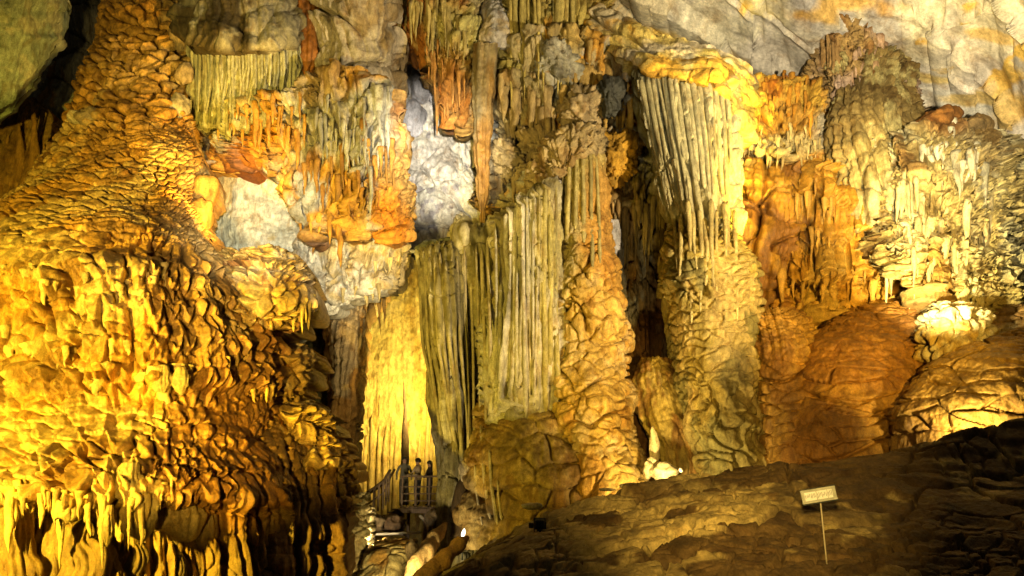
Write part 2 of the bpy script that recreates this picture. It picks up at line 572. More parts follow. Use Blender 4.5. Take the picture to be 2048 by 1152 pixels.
def span_rows(name, tab, disp, colf, mat=None, parent=None, thick=2.0, step=None, arc=86, kind=None, power=1.0, edge=0.0, seed=0):
    """a rounded body given row by row: (photo row, left, right, Y of the flanks, bulge forward in metres)"""
    step = step or STEP
    t = np.array(tab, float)
    y0, y1 = t[:, 0].min(), t[:, 0].max()
    # spacing of rows follows the real length, also where the body runs forward
    ys = np.linspace(y0, y1, 300)
    xl, xr, Yc, D = lerp_tab(tab, ys)
    mid = at((xl + xr) / 2, ys, Yc - D)
    s = np.concatenate([[0], np.cumsum(np.linalg.norm(np.diff(mid, axis=0), axis=1))])
    ppm = FPX / np.mean(np.linalg.norm(mid - np.array([0, 0, CAMZ]), axis=1))
    n = int(np.clip(max((y1 - y0), s[-1] * ppm * 0.8) / step, 12, 700))
    py = np.interp(np.linspace(0, s[-1], n), s, ys)
    xl, xr, Yc, D = lerp_tab(tab, py)
    if edge:
        xl = xl + edge * noise1(py / 23.0, seed + 1) + 0.5 * edge * noise1(py / 9.0, seed + 2)
        xr = xr + edge * noise1(py / 23.0, seed + 3) + 0.5 * edge * noise1(py / 9.0, seed + 4)
    m = int(np.clip(np.max(xr - xl) * 1.3 / step, 12, 620))
    th = np.linspace(-math.radians(arc), math.radians(arc), m)[None, :]
    c = ((xl + xr) / 2)[:, None]; w = ((xr - xl) / 2)[:, None]
    PX = c + w * np.sin(th) / math.sin(math.radians(arc))
    PY = py[:, None] + 0 * PX
    Y = Yc[:, None] - D[:, None] * np.cos(th) ** power
    return finish(name, PX, PY, Y, disp, colf, mat or M_ROCK, parent, thick, kind, A=py, B=th)


def span_cols(name, tab, disp, colf, mat=None, parent=None, thick=1.5, step=None, teeth=None, kind=None, bulge=0.6, curl=0.35, edge=0.0, seed=0, topteeth=None):
    """a hanging curtain given column by column: (photo column, top row, bottom row, Y at the top, Y at the bottom)"""
    step = step or STEP
    t = np.array(tab, float)
    x0, x1 = t[:, 0].min(), t[:, 0].max()
    m = int(np.clip((x1 - x0) * 1.1 / step, 12, 700))
    a = np.linspace(0, 1, m)
    px = x0 + (x1 - x0) * (0.5 - 0.5 * np.cos(np.pi * (0.12 + 0.76 * a))) if False else x0 + (x1 - x0) * a
    yt, yb, Yt, Yb = lerp_tab(tab, px)
    if teeth:
        sp, ln, sd = teeth
        u = px / sp + 0.5 * noise1(px / (sp * 2.5), sd)
        ci = np.floor(u); f = u - ci
        z = np.zeros_like(ci, dtype=np.int32)
        L = ln * (0.1 + 0.9 * _h01(ci.astype(np.int32), z, z, sd) ** 1.5)
        yb = yb + L * (1 - np.abs(2 * f - 1) ** 1.4)
    if edge:
        yb = yb + edge * noise1(px / 17.0, seed + 1)
        yt = yt + edge * noise1(px / 21.0, seed + 5)
    n = int(np.clip(np.max(yb - yt) / step, 12, 640))
    b = np.linspace(0, 1, n)[:, None]
    PY = yt[None, :] + (yb - yt)[None, :] * b
    PX = px[None, :] + 0 * PY
    sd_ = np.abs(2 * a - 1)[None, :] ** 3
    if kind is None:
        PX = PX + sd_ * 9.0 * (noise1(PY / 26.0 + 3.3 * seed + x0, 41) + 0.6 * noise1(PY / 11.0 + x0, 42))
    ac = np.clip(1 - (2 * a - 1) ** 2, 0, 1)[None, :]
    Y = Yt[None, :] + (Yb - Yt)[None, :] * b - bulge * np.sqrt(ac)
    Y = Y + curl * (1 - sst(0, 0.06, 1 - b)) + curl * 1.5 * (1 - sst(0, 0.05, b))
    return finish(name, PX, PY, Y, disp, colf, mat or M_ROCK, parent, thick, kind)


def tube(name, pts, radii, colf=None, mat=None, parent=None, sides=8, color=None, wob=0.12, seed=0, flat=1.0, cap=True, ridges=0):
    """a tapering tube through world points; used for ribs, stalactites, rails, logs"""
    pts = np.asarray(pts, float); radii = np.asarray(radii, float)
    n = len(pts)
    T = np.gradient(pts, axis=0); T /= np.linalg.norm(T, axis=1, keepdims=True) + 1e-9
    ref = np.array([0, 1, 0.0]) if abs(T[0, 1]) < 0.8 else np.array([1, 0, 0.0])
    X = np.cross(T, ref); X /= np.linalg.norm(X, axis=1, keepdims=True) + 1e-9
    Z = np.cross(X, T)
    ang = np.linspace(0, 2 * np.pi, sides, endpoint=False)
    ring = (np.cos(ang)[None, :, None] * X[:, None, :] + flat * np.sin(ang)[None, :, None] * Z[:, None, :])
    V = pts[:, None, :] + ring * radii[:, None, None]
    if wob:
        nz = fbm(V, 1.0 / max(0.05, radii.max() * 2.2), 3, seed + 3, 0.5, (1, 1, 0.35))
        nz = nz + 0.6 * fbm(V, 1.0 / max(0.03, radii.max() * 0.8), 3, seed + 8, 0.6, (1, 1, 0.25)) * (sides > 12)
        V = V + ring * (radii[:, None] * wob * nz)[..., None]
    if ridges:
        tt = np.linspace(0, 1, n)
        ph = ang[None, :] * ridges + 2.2 * noise1(ang * 1.3 + seed, seed)[None, :] + 1.2 * noise1(tt * 4 + seed, seed + 1)[:, None]
        rd = np.abs(np.sin(ph / 2)) ** 0.7 - 0.6 + 0.35 * vnoise(np.stack(np.broadcast_arrays(tt[:, None] * 9 + seed, np.cos(ang)[None, :] * 2, np.sin(ang)[None, :] * 2), -1), seed + 2)
        V = V + ring * (radii[:, None] * 0.22 * rd)[..., None]
    idx = np.arange(n * sides).reshape(n, sides)
    nx = np.roll(idx, -1, 1)
    f = np.stack([idx[:-1], nx[:-1], nx[1:], idx[1:]], -1).reshape(-1, 4)
    Vf = V.reshape(-1, 3)
    if cap:
        Vf = np.concatenate([Vf, pts[:1], pts[-1:]])
        c0, c1 = n * sides, n * sides + 1
        f = np.concatenate([f, np.stack([np.full(sides, c0), nx[0], idx[0], idx[0]], -1)[:, :4],
                            np.stack([np.full(sides, c1), idx[-1], nx[-1], nx[-1]], -1)])
        faces = [tuple(q) if q[2] != q[3] else tuple(q[:3]) for q in f.tolist()]
    else:
        faces = f
    cols = None
    if color is not None:
        g = G(); g.P = Vf; g.PX = np.zeros(len(Vf)); g.PY = np.zeros(len(Vf))
        cols = paint(color, (), (), 0.22, seed + 5)(g)
    return mesh_obj(name, Vf, faces, mat or M_ROCK, parent, cols)


RNG = random.Random(7)


def drip(parent, px, py0, py1, Y, wpx, color, seed, name='stalactite', lean=0.0, up=False, sides=10, mat=None):
    """one hanging drip (or, with up, one standing stalagmite) from photo row py0 to py1, wpx wide at its root"""
    n = 15
    t = np.linspace(0, 1, n)
    if not up:
        Y = snap(parent, px, py0, Y) + 0.25 * wpx * Y / FPX
    P0 = at(px, py0, Y); P1 = at(px + lean, py1, Y)
    P1 = np.array([P1[0], P0[1], P1[2]])
    ppm = FPX / np.linalg.norm(P0 - np.array([0, 0, CAMZ]))
    r = wpx / ppm / 2
    pts = P0[None] + (P1 - P0)[None] * t[:, None]
    pts[:, 0] += 0.25 * r * noise1(t * 3 + seed * 1.7, seed)
    prof = (1 - t) ** 0.75 * 0.85 + 0.15 * (1 - t ** 6)
    prof[-1] = 0.03
    rad = r * prof * (1 + 0.2 * noise1(t * 5 + seed, seed + 4) + 0.12 * noise1(t * 13 + seed, seed + 6))
    pts[:, 0] += 0.35 * r * noise1(t * 4.1 + seed, seed + 14); pts[:, 1] += 0.3 * r * noise1(t * 3.3 + seed, seed + 15)
    return tube(name, pts, rad, None, mat, parent, sides, color, 0.42, seed)


def rib(parent, pts_px, w0, w1, color, seed, name='rib', sides=8, flat=1.0, mat=None, n=16):
    """a long fold of rock that stands proud of a curtain: photo points with their own Y"""
    q = np.array(pts_px, float)
    k0 = snap(parent, q[0, 0], q[0, 1] + 8, q[0, 2]); k1 = snap(parent, q[-1, 0], q[-1, 1] - 6, q[-1, 2]); km = snap(parent, q[1, 0], q[1, 1], q[1, 2])
    off = 0.1 * (w0 + w1) / 2 * k0 / FPX
    q[0, 2], q[1, 2], q[-1, 2] = k0 + off, km + off, k1 + off
    s = np.linspace(0, 1, len(q)); t = np.linspace(0, 1, n)
    W = at(np.interp(t, s, q[:, 0]), np.interp(t, s, q[:, 1]), np.interp(t, s, q[:, 2]))
    ppm = FPX / np.linalg.norm(W.mean(0) - np.array([0, 0, CAMZ]))
    r = np.interp(t, [0, 1], [w0, w1]) / ppm / 2
    r = r * (1 + 0.18 * noise1(t * 5 + seed * 2.3, seed)) * np.clip(np.minimum(t, 1 - t) * 14 + 0.35, 0, 1)
    W[:, 0] += 0.35 * r.mean() * noise1(t * 3.2 + seed, seed + 9)
    return tube(name, W, r, None, mat, parent, sides, color, 0.10, seed, flat)


def boulder(name, c, size, color, seed, mat=None, parent=None, rough=0.22, res=(26, 40), cellsz=None, label=None, cat=None, group=None, ridge=0.0):
    """a lumpy boulder: centre (world), half sizes"""
    c = np.array(c, float); size = np.array(size, float)
    th = np.linspace(0, np.pi, res[0])[:, None]; ph = np.linspace(0, 2 * np.pi, res[1], endpoint=False)[None, :]
    D = np.stack([np.sin(th) * np.cos(ph), np.sin(th) * np.sin(ph), np.cos(th) + 0 * ph], -1)
    k = 1 + rough * fbm(D, 1.3, 4, seed) + 0.0
    if ridge:
        w = 1.6 * fbm(D, 1.5, 3, seed + 2)
        k = k + ridge * (np.abs(np.sin(7 * ph + 2.5 * w)) ** 0.7 - 0.5) * np.sin(th) + 0.5 * ridge * fbm(D, 5, 3, seed + 6, 0.6)
    V = c + D * size * k[..., None]
    if cellsz:
        F1, F2, ID, _, DV = vor2(ph + 0 * th + 0.4 * fbm(D, 2, 2, seed), th * size[2] / cellsz + 0 * ph, seed)
        V = V + D * (0.08 * min(size) * (np.minimum(F2 - F1, 0.3) / 0.3))[..., None]
    idx = np.arange(res[0] * res[1]).reshape(res); nx = np.roll(idx, -1, 1)
    f = np.stack([idx[:-1], idx[1:], nx[1:], nx[:-1]], -1).reshape(-1, 4)
    Vf = V.reshape(-1, 3)
    g = G(); g.P = Vf; g.PX = g.PY = np.zeros(len(Vf))
    cols = paint(color, [(tuple(np.array(color) * 0.55), 1.2 / max(size), 0.25, 0.3, 0.6)], (), 0.25, seed)(g)
    return tag(mesh_obj(name, Vf, f, mat or M_ROCK, parent, cols), label, cat, group)


def box(name, c, s, mat, parent=None, rot=0.0, tilt=None, bev=0.012):
    """a bevelled board or block centred at c, sizes s, turned about z by rot, or with its x axis along tilt"""
    hx, hy, hz = s[0] / 2, s[1] / 2, s[2] / 2
    b = min(bev, hx * 0.4, hy * 0.4, hz * 0.4)
    V = []; F = []
    for sx in (-1, 1):
        for sy in (-1, 1):
            for sz in (-1, 1):
                V += [(sx * (hx - b), sy * hy, sz * (hz - b)), (sx * hx, sy * (hy - b), sz * (hz - b)), (sx * (hx - b), sy * (hy - b), sz * hz)]
    V = np.array(V)
    import bmesh
    bm = bmesh.new()
    for v in V: bm.verts.new(v)
    r = bmesh.ops.convex_hull(bm, input=bm.verts)
    bm.verts.ensure_lookup_table(); bm.verts.index_update()
    V = np.array([v.co[:] for v in bm.verts])
    F = [[v.index for v in f.verts] for f in bm.faces]
    bm.free()
    if tilt is not None:
        X = np.array(tilt, float); X /= np.linalg.norm(X)
        Yv = np.cross(np.array([0, 0, 1.0]), X) if abs(X[2]) < 0.95 else np.array([0, 1.0, 0])
        Yv /= np.linalg.norm(Yv); Z = np.cross(X, Yv)
        R = np.stack([X, Yv, Z], 1)
    else:
        R = np.array([[math.cos(rot), -math.sin(rot), 0], [math.sin(rot), math.cos(rot), 0], [0, 0, 1]])
    return mesh_obj(name, V @ R.T + np.array(c, float), F, mat, parent, None, False)

# ------------------------------------------------------------------ the setting: ground, cave wall, ceiling
def crest_z(x):
    return np.interp(x, [-30, -12, -4.2, -2.6, -1.6, -0.2, 1.7, 3.75, 6.7, 11, 16, 30],
                     [-1.2, -1.2, -1.1, -0.75, -0.1, 0.78, 1.38, 1.82, 2.2, 3.0, 3.8, 4.8])


def ground_z(x, y):
    c = crest_z(x)
    foot = np.interp(x, [-30, -6, -2, 0, 4, 8, 14, 30], [-1.2, -1.2, -0.9, -0.4, -0.1, 0.1, 0.4, 0.6])
    s = np.clip((y - 11.0) / 7.0, 0, 1)
    z = foot + (c - foot) * (0.25 * s + 0.75 * s ** 1.25)
    z = z - (0.9 + 0.35 * np.clip(c, 0, 9)) * sst(18.1, 20.8, y)
    z = np.where(x < -2.5, z - 0.4 * sst(20, 25, y) * sst(-2.5, -4.5, x) * 1.0, z)
    return z


def build_ground():
    xs = np.concatenate([np.linspace(-40, -6, 40)[:-1], np.linspace(-6, 14, 760), np.linspace(14, 40, 40)[1:]])
    ys = np.concatenate([np.linspace(-12, 9, 20)[:-1], np.linspace(9, 19, 520), np.linspace(19, 30, 80)[1:], np.linspace(30, 60, 20)[1:]])
    X, Yg = np.meshgrid(xs, ys)
    P = np.stack([X, Yg, 0 * X], -1)
    Z = ground_z(X + 0.7 * fbm(P, 0.35, 2, 88), Yg + 0.9 * fbm(P, 0.3, 3, 90, 0.5, (0.5, 1, 1)))
    w = fbm(P, 0.45, 3, 21); w2 = fbm(P, 0.6, 3, 33)
    F1, F2, ID, DU, DV = vor2(X / 1.7 + 0.6 * w, Yg / 1.1 + 0.6 * w2 + 0.15 * X, 4)
    e = F2 - F1
    m = sst(10.5, 13, Yg)
    slab = 0.16 * np.clip(e / 0.12, 0, 1) + 0.22 * (ID - 0.5) - 0.10 * DV
    Z = Z + 0.10 * fbm(P, 0.6, 4, 61, 0.55) * (1 - 0.5 * m)
    # strata: flat treads and steep broken risers
    sd = 0.36
    off = 0.42 * (ID - 0.5) + 0.22 * w + 0.10 * w2
    q = (Z + m * off) / sd
    k0 = np.floor(q); fr = q - k0
    zz = (k0 + np.clip((fr - 0.5) / 0.18 + 0.5, 0, 1) * 0.85 + 0.15 * fr) * sd - m * off
    Z = Z + (zz - Z) * 0.32 * m
    F1b, dm, IDb, DUb, DVb = vor_edge(X / 1.5 + 0.4 * w, Yg / 0.8 + 0.4 * w2, 1.5, 0.8, 14)
    F1c, dmc, IDc, _, _ = vor_edge(X / 0.55 + 0.3 * w, Yg / 0.4 + 0.3 * w2, 0.55, 0.4, 15)
    ck = sst(-0.2, 0.3, fbm(P, 0.5, 3, 66))
    Z = Z + m * (-0.16 * (1 - sst(0.015, 0.06, dm)) - 0.08 * ck * (1 - sst(0.01, 0.04, dmc)) + 0.07 * (IDb - 0.5) + 0.03 * ck * (IDc - 0.5)) + 0.02 * fbm(P, 2.2, 5, 62, 0.65) + 0.010 * fbm(P, 9.0, 3, 63, 0.7)
    P[..., 2] = Z
    n, k = X.shape
    c = np.empty(P.shape); c[:] = (0.13, 0.08, 0.027)
    a = sst(0.05, 0.2, fbm(P, 0.55, 5, 51, 0.55, (0.6, 1, 1)) + 0.7 * (IDb - 0.45))
    c = c + (np.array((0.48, 0.36, 0.13)) - c) * (a * sst(11.8, 14.0, Yg + 0.6 * w))[..., None]
    b = sst(0.15, 0.5, fbm(P, 0.9, 5, 57))
    c = c + (np.array((0.10, 0.06, 0.025)) - c) * (0.7 * b)[..., None]
    c *= np.clip(1 + 0.3 * fbm(P, 3.0, 4, 59), 0.4, 1.6)[..., None]
    idx = np.arange(n * k).reshape(n, k)
    f = np.stack([idx[:-1, :-1], idx[:-1, 1:], idx[1:, 1:], idx[1:, :-1]], -1).reshape(-1, 4)
    o = mesh_obj('ground', P.reshape(-1, 3), f, M_MUD, None, np.clip(c, 0.008, 0.7).reshape(-1, 3))
    tag(o, 'dark muddy rock bank that rises to the right', kind='structure')


build_ground()

# back wall of the hall: pale smooth limestone
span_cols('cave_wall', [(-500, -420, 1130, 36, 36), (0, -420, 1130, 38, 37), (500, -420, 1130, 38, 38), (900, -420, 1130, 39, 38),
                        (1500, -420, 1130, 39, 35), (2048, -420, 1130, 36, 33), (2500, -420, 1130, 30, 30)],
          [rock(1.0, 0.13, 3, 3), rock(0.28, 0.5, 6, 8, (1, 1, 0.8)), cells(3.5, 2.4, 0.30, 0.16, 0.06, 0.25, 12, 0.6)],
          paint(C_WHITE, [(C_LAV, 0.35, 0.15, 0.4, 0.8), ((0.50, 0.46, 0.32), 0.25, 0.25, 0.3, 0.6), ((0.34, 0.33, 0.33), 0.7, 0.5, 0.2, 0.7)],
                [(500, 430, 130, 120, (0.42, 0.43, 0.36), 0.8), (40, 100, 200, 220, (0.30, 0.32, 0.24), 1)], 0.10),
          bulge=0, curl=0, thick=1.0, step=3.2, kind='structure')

# ceiling that comes forward over the right half
def ceiling_folds(g):
    q = g.P
    w = fbm(q, 0.16, 3, 14, 0.5, (1, 0.8, 1))
    F1, F2, ID, DU, DV = vor2(g.U / 5.0 + 0.5 * w, g.V / 2.6 + 0.25 * g.U, 16)
    return 0.6 * w + 0.5 * DV + 0.5 * (ID - 0.5) * sst(0, 0.25, F2 - F1) + 0.35 * DU


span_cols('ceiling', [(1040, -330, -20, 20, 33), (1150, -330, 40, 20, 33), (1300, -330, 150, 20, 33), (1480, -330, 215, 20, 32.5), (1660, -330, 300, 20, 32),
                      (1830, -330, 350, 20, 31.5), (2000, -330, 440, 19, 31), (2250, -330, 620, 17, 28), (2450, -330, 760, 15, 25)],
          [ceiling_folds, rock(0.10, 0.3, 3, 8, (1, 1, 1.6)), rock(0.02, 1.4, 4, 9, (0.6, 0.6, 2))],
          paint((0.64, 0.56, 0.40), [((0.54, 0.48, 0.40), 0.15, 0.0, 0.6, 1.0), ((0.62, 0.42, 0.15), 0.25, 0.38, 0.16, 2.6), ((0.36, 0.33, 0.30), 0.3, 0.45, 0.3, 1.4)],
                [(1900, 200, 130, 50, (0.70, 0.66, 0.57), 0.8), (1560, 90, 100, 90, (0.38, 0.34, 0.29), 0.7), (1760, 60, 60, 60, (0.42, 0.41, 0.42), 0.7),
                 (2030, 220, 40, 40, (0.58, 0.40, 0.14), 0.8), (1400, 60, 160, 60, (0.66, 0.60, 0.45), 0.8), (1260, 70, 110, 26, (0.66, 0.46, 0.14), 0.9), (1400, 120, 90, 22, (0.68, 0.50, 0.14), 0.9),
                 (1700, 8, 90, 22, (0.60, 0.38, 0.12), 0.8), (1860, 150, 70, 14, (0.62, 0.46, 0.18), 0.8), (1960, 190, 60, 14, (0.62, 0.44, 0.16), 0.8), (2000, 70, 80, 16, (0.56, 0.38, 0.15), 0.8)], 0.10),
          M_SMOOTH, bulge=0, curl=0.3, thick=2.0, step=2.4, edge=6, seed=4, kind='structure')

# ------------------------------------------------------------------ the big left mound
mound = thing('flowstone_mound', 'huge yellow-lit flowstone mound with tiers of knobs and drips, fills the left third', 'flowstone', at(200, 1152, 16))
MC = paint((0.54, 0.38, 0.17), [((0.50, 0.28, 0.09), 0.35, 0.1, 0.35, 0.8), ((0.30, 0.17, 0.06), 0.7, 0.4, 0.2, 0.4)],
           [(480, 900, 190, 230, (0.33, 0.16, 0.05), 0.85), (380, 600, 90, 250, (0.34, 0.21, 0.09), 0.5), (270, 100, 110, 130, (0.5, 0.30, 0.10), 0.7), (150, 1120, 460, 90, (0.34, 0.21, 0.07), 0.9)], 0.22, 4)  # first spot: brown rock, with the right flank's shade painted in


def mound_relief(g):
    up = 1 - sst(235, 275, g.PY)
    mid = sst(235, 275, g.PY) * (1 - sst(440, 500, g.PY))
    low = sst(440, 500, g.PY)
    uu = g.U / 0.42 + 0.6 * noise1(g.U * 0.9, 6)
    tf = uu - np.floor(uu)
    tl = _h01(np.floor(uu).astype(np.int32), np.zeros(uu.shape, np.int32), np.zeros(uu.shape, np.int32), 8)
    base = sst(972, 986, g.PY - 75 * tl ** 1.5 * (1 - np.abs(2 * tf - 1) ** 1.6) + 16 * fbm(g.P, 0.5, 3, 4))
    knob = cells(0.66, 0.62, 0.34, 0.32, 0.13, 0.10, 31, 0.4, 0.6)(g)
    mx = sst(-0.15, 0.15, fbm(g.P, 0.42, 2, 141))
    crk = mx * cells(0.95, 0.60, 0.09, 0.26, 0.07, 0.05, 35, 0.45, 0.3)(g) + (1 - mx) * cells(0.55, 0.38, 0.07, 0.22, 0.09, 0.06, 36, 0.45, 0.3)(g)
    zb = sst(775, 805, g.PY + 12 * fbm(g.P, 0.8, 2, 143))
    pilA = mx * cells(0.55, 0.8, 0.12, 0.22, 0.09, 0.03, 37, 0.30, 0.35)(g) + (1 - mx) * cells(0.40, 0.50, 0.09, 0.20, 0.10, 0.03, 38, 0.30, 0.35)(g)
    pilB = cells(0.46, 0.66, 0.08, 0.18, 0.09, 0.03, 39, 0.35, 0.25)(g)
    pil = pilA * (1 - zb) + pilB * zb
    sheet = 1 - 0.65 * sst(0.05, 0.4, fbm(g.P, 0.28, 3, 149))
    pil = pil * sheet
    t = tiers([1010, 930, 862, 770, 690, 610, 530, 460], 0.30, 0.36, 0.80, 15, 0.26, 0.45, 88)(g) * (1 - 0.2 * sst(780, 800, g.PY)) * (0.4 + 0.6 * sheet)
    big = 0.4 * fbm(g.P, 0.3, 2, 41)
    col = (flutes(0.85, 0.26, 47, 0.5, 0.6, 0.3, False)(g) + flutes(0.3, 0.07, 48, 0.6, 0.6, 0.5, False)(g)) * sst(500, 560, g.PY) * (1 - sst(770, 800, g.PY))
    fl = flutes(0.6, 0.26, 44, 0.4, 0.6, 0.2, False)(g)
    return big + up * knob + mid * crk + low * (1 - base) * (pil + t + col) + base * (fl - 0.30 + flutes(0.2, 0.16, 46, 0.8, 0.7, 0.5, False, 0.9)(g) + cells(0.5, 1.1, 0.05, 0.07, 0.08, 0.05, 49, 0.5, 0.1)(g)) + 0.05 * fbm(g.P, 1.8, 4, 6)


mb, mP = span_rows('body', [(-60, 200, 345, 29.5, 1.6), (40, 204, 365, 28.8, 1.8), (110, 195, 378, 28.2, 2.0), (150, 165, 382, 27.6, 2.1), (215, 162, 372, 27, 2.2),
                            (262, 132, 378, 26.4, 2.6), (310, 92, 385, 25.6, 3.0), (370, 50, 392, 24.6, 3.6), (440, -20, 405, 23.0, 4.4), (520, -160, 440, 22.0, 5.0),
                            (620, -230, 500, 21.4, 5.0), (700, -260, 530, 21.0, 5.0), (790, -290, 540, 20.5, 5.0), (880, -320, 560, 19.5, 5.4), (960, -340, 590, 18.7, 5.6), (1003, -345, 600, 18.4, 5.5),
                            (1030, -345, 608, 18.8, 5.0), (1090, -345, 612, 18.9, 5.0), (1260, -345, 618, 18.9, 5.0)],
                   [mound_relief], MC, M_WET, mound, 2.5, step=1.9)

# lobes on its right flank
LOBEC = paint((0.50, 0.33, 0.12), [(C_TAN, 0.5, 0.1, 0.3, 0.6), (C_RUST, 0.6, 0.5, 0.2, 0.5)], (), 0.22, 8)


def lobe(tab, zs, seed, colf=LOBEC, tl=0.55, amp=0.4):
    return span_rows('lobe', tab, [cells(0.55, 0.5, 0.14, 0.22, 0.11, 0.08, seed, 0.45), tiers(zs, amp, 0.3, tl, seed + 3, 0.14, 0.3), rock(0.10, 0.8, 4, seed)],
                     colf, M_WET, mound, 2.4, step=1.9, edge=7, seed=seed)


lobe([(496, 455, 545, 22.4, .5), (512, 425, 578, 22.2, 1.4), (545, 410, 600, 21.8, 1.9), (580, 400, 622, 21.4, 2.0), (605, 395, 612, 21.2, 2.0), (650, 395, 560, 21.0, 2.0), (700, 400, 512, 20.8, 1.8), (760, 400, 505, 20.8, 1.6)], [5.0, 5.6, 6.2, 7.0, 7.8, 8.6], 51)
lobe([(686, 540, 612, 22.0, .5), (702, 505, 610, 21.6, 1.2), (740, 470, 606, 21.2, 1.5), (775, 460, 592, 21.0, 1.4), (800, 460, 560, 21.0, 1.0)], [3.9, 4.5, 5.2, 6.0], 57)
lobe([(800, 560, 625, 21.2, .5), (820, 520, 625, 20.8, 1.2), (855, 490, 642, 20.4, 1.5), (885, 480, 645, 20.2, 1.3), (905, 480, 630, 20.2, 0.9)], [2.5, 3.1, 3.8, 4.6], 63)
lobe([(862, 600, 665, 20.6, .5), (880, 560, 672, 20.2, 1.3), (930, 540, 682, 19.8, 1.6), (985, 530, 678, 19.6, 1.5), (1030, 530, 668, 19.6, 1.2)], [0.4, 1.2, 2.3, 3.4], 69, tl=0.9)
# the dark apron under the lobes
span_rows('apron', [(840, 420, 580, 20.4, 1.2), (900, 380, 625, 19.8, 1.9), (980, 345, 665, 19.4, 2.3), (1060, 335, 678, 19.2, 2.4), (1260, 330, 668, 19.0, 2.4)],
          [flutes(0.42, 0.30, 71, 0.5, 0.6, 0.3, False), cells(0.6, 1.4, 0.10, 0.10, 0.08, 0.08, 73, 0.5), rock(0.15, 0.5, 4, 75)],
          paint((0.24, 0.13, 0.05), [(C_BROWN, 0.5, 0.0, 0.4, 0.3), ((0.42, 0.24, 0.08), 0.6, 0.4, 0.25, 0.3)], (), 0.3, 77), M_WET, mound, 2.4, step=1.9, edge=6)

# fringes of drips, each its own stalactite
def fringe(parent, pts, n, len_rng, w_rng, color, seed, dY=0.0, sides=9, mat=None, name='stalactite', up0=12, jit=26):
    r = random.Random(seed)
    p = np.array(pts, float)
    d = np.concatenate([[0], np.cumsum(np.hypot(np.diff(p[:, 0]), np.diff(p[:, 1])))])
    for k in range(n):
        s = (k + r.uniform(0.1, 0.9)) / n * d[-1]
        x = np.interp(s, d, p[:, 0]); y = np.interp(s, d, p[:, 1]); Y = np.interp(s, d, p[:, 2])
        y += r.gauss(0, jit); ln = r.uniform(*len_rng) * (0.35 + 1.1 * r.random() ** 2.2); w = r.uniform(*w_rng) * (0.7 + 0.3 * ln / len_rng[1])
        cc = np.array(color) * r.uniform(0.75, 1.2)
        u0 = next((q for q in (up0, up0 * 0.5, 0, -up0 * 0.5) if snap(parent, x, y - q, -1.0) > 0), None)
        if u0 is None:
            continue
        drip(parent, x, y - u0, max(y + ln, y - u0 + 12), Y + dY + r.uniform(-0.12, 0.12), w, tuple(cc), seed * 100 + k, name, r.uniform(-3, 3), False, sides, mat)


WETTAN = (0.50, 0.37, 0.17)
fringe(mound, [(-20, 560, 17.7), (120, 575, 17.7), (250, 585, 17.6), (330, 560, 17.9)], 22, (25, 70), (13, 24), WETTAN, 11, mat=M_WET)
fringe(mound, [(-20, 690, 16.2), (110, 720, 16.1), (200, 745, 16.0), (320, 745, 16.0), (385, 745, 16.6)], 20, (20, 60), (18, 34), WETTAN, 12, mat=M_WET)
fringe(mound, [(0, 985, 13.1), (70, 1000, 13.0), (150, 1005, 12.95), (240, 1010, 13.0), (300, 985, 13.3), (345, 975, 13.8)], 44, (20, 130), (8, 24), (0.46, 0.32, 0.13), 13, mat=M_WET)
fringe(mound, [(455, 735, 20.0), (520, 770, 19.8), (600, 770, 20.2)], 12, (18, 65), (10, 18), (0.5, 0.32, 0.11), 14, mat=M_WET)
fringe(mound, [(500, 880, 19.2), (560, 890, 18.9), (640, 885, 19.2)], 11, (15, 50), (11, 22), (0.5, 0.32, 0.11), 15, mat=M_WET)
fringe(mound, [(540, 930, 18.4), (600, 950, 18.2), (680, 940, 18.6)], 12, (40, 120), (12, 26), (0.42, 0.24, 0.08), 16, mat=M_WET)
fringe(mound, [(585, 620, 19.6), (630, 600, 20.2)], 6, (15, 45), (7, 13), (0.5, 0.36, 0.12), 17, mat=M_WET)
# bulbous drops and short columns below the fringe
for k, (x, y0, y1, w, Y, cc) in enumerate([(285, 960, 1085, 62, 13.6, (0.46, 0.34, 0.16)), (360, 965, 1090, 74, 14.6, (0.40, 0.29, 0.14)), (412, 1000, 1105, 44, 15.0, (0.36, 0.25, 0.12)),
                                           (325, 730, 788, 32, 15.8, WETTAN), (362, 735, 790, 30, 15.9, WETTAN), (258, 925, 1020, 46, 13.3, WETTAN),
                                           (135, 1000, 1045, 40, 12.9, WETTAN), (215, 1010, 1095, 26, 12.9, (0.4, 0.28, 0.12))]):
    pts = at(np.full(30, x), np.linspace(y0, y1, 30), Y); pts[:, 1] = Y
    ppm = FPX / np.linalg.norm(pts[0] - np.array([0, 0, CAMZ]))
    t = np.linspace(0, 1, 30)
    pts[:, 0] += 0.06 * noise1(t * 4 + k, k)
    prof = np.interp(t, [0, .2, .45, .65, .85, 1], [.5, .75, .95, 1.0, .62, .03])
    tube('stalactite', pts, w / ppm / 2 * prof * (1 + 0.15 * noise1(t * 8 + k, 3 + k)), None, M_WET, mound, 48, tuple(np.array(cc) * 0.75), 0.30, 200 + k, ridges=11)
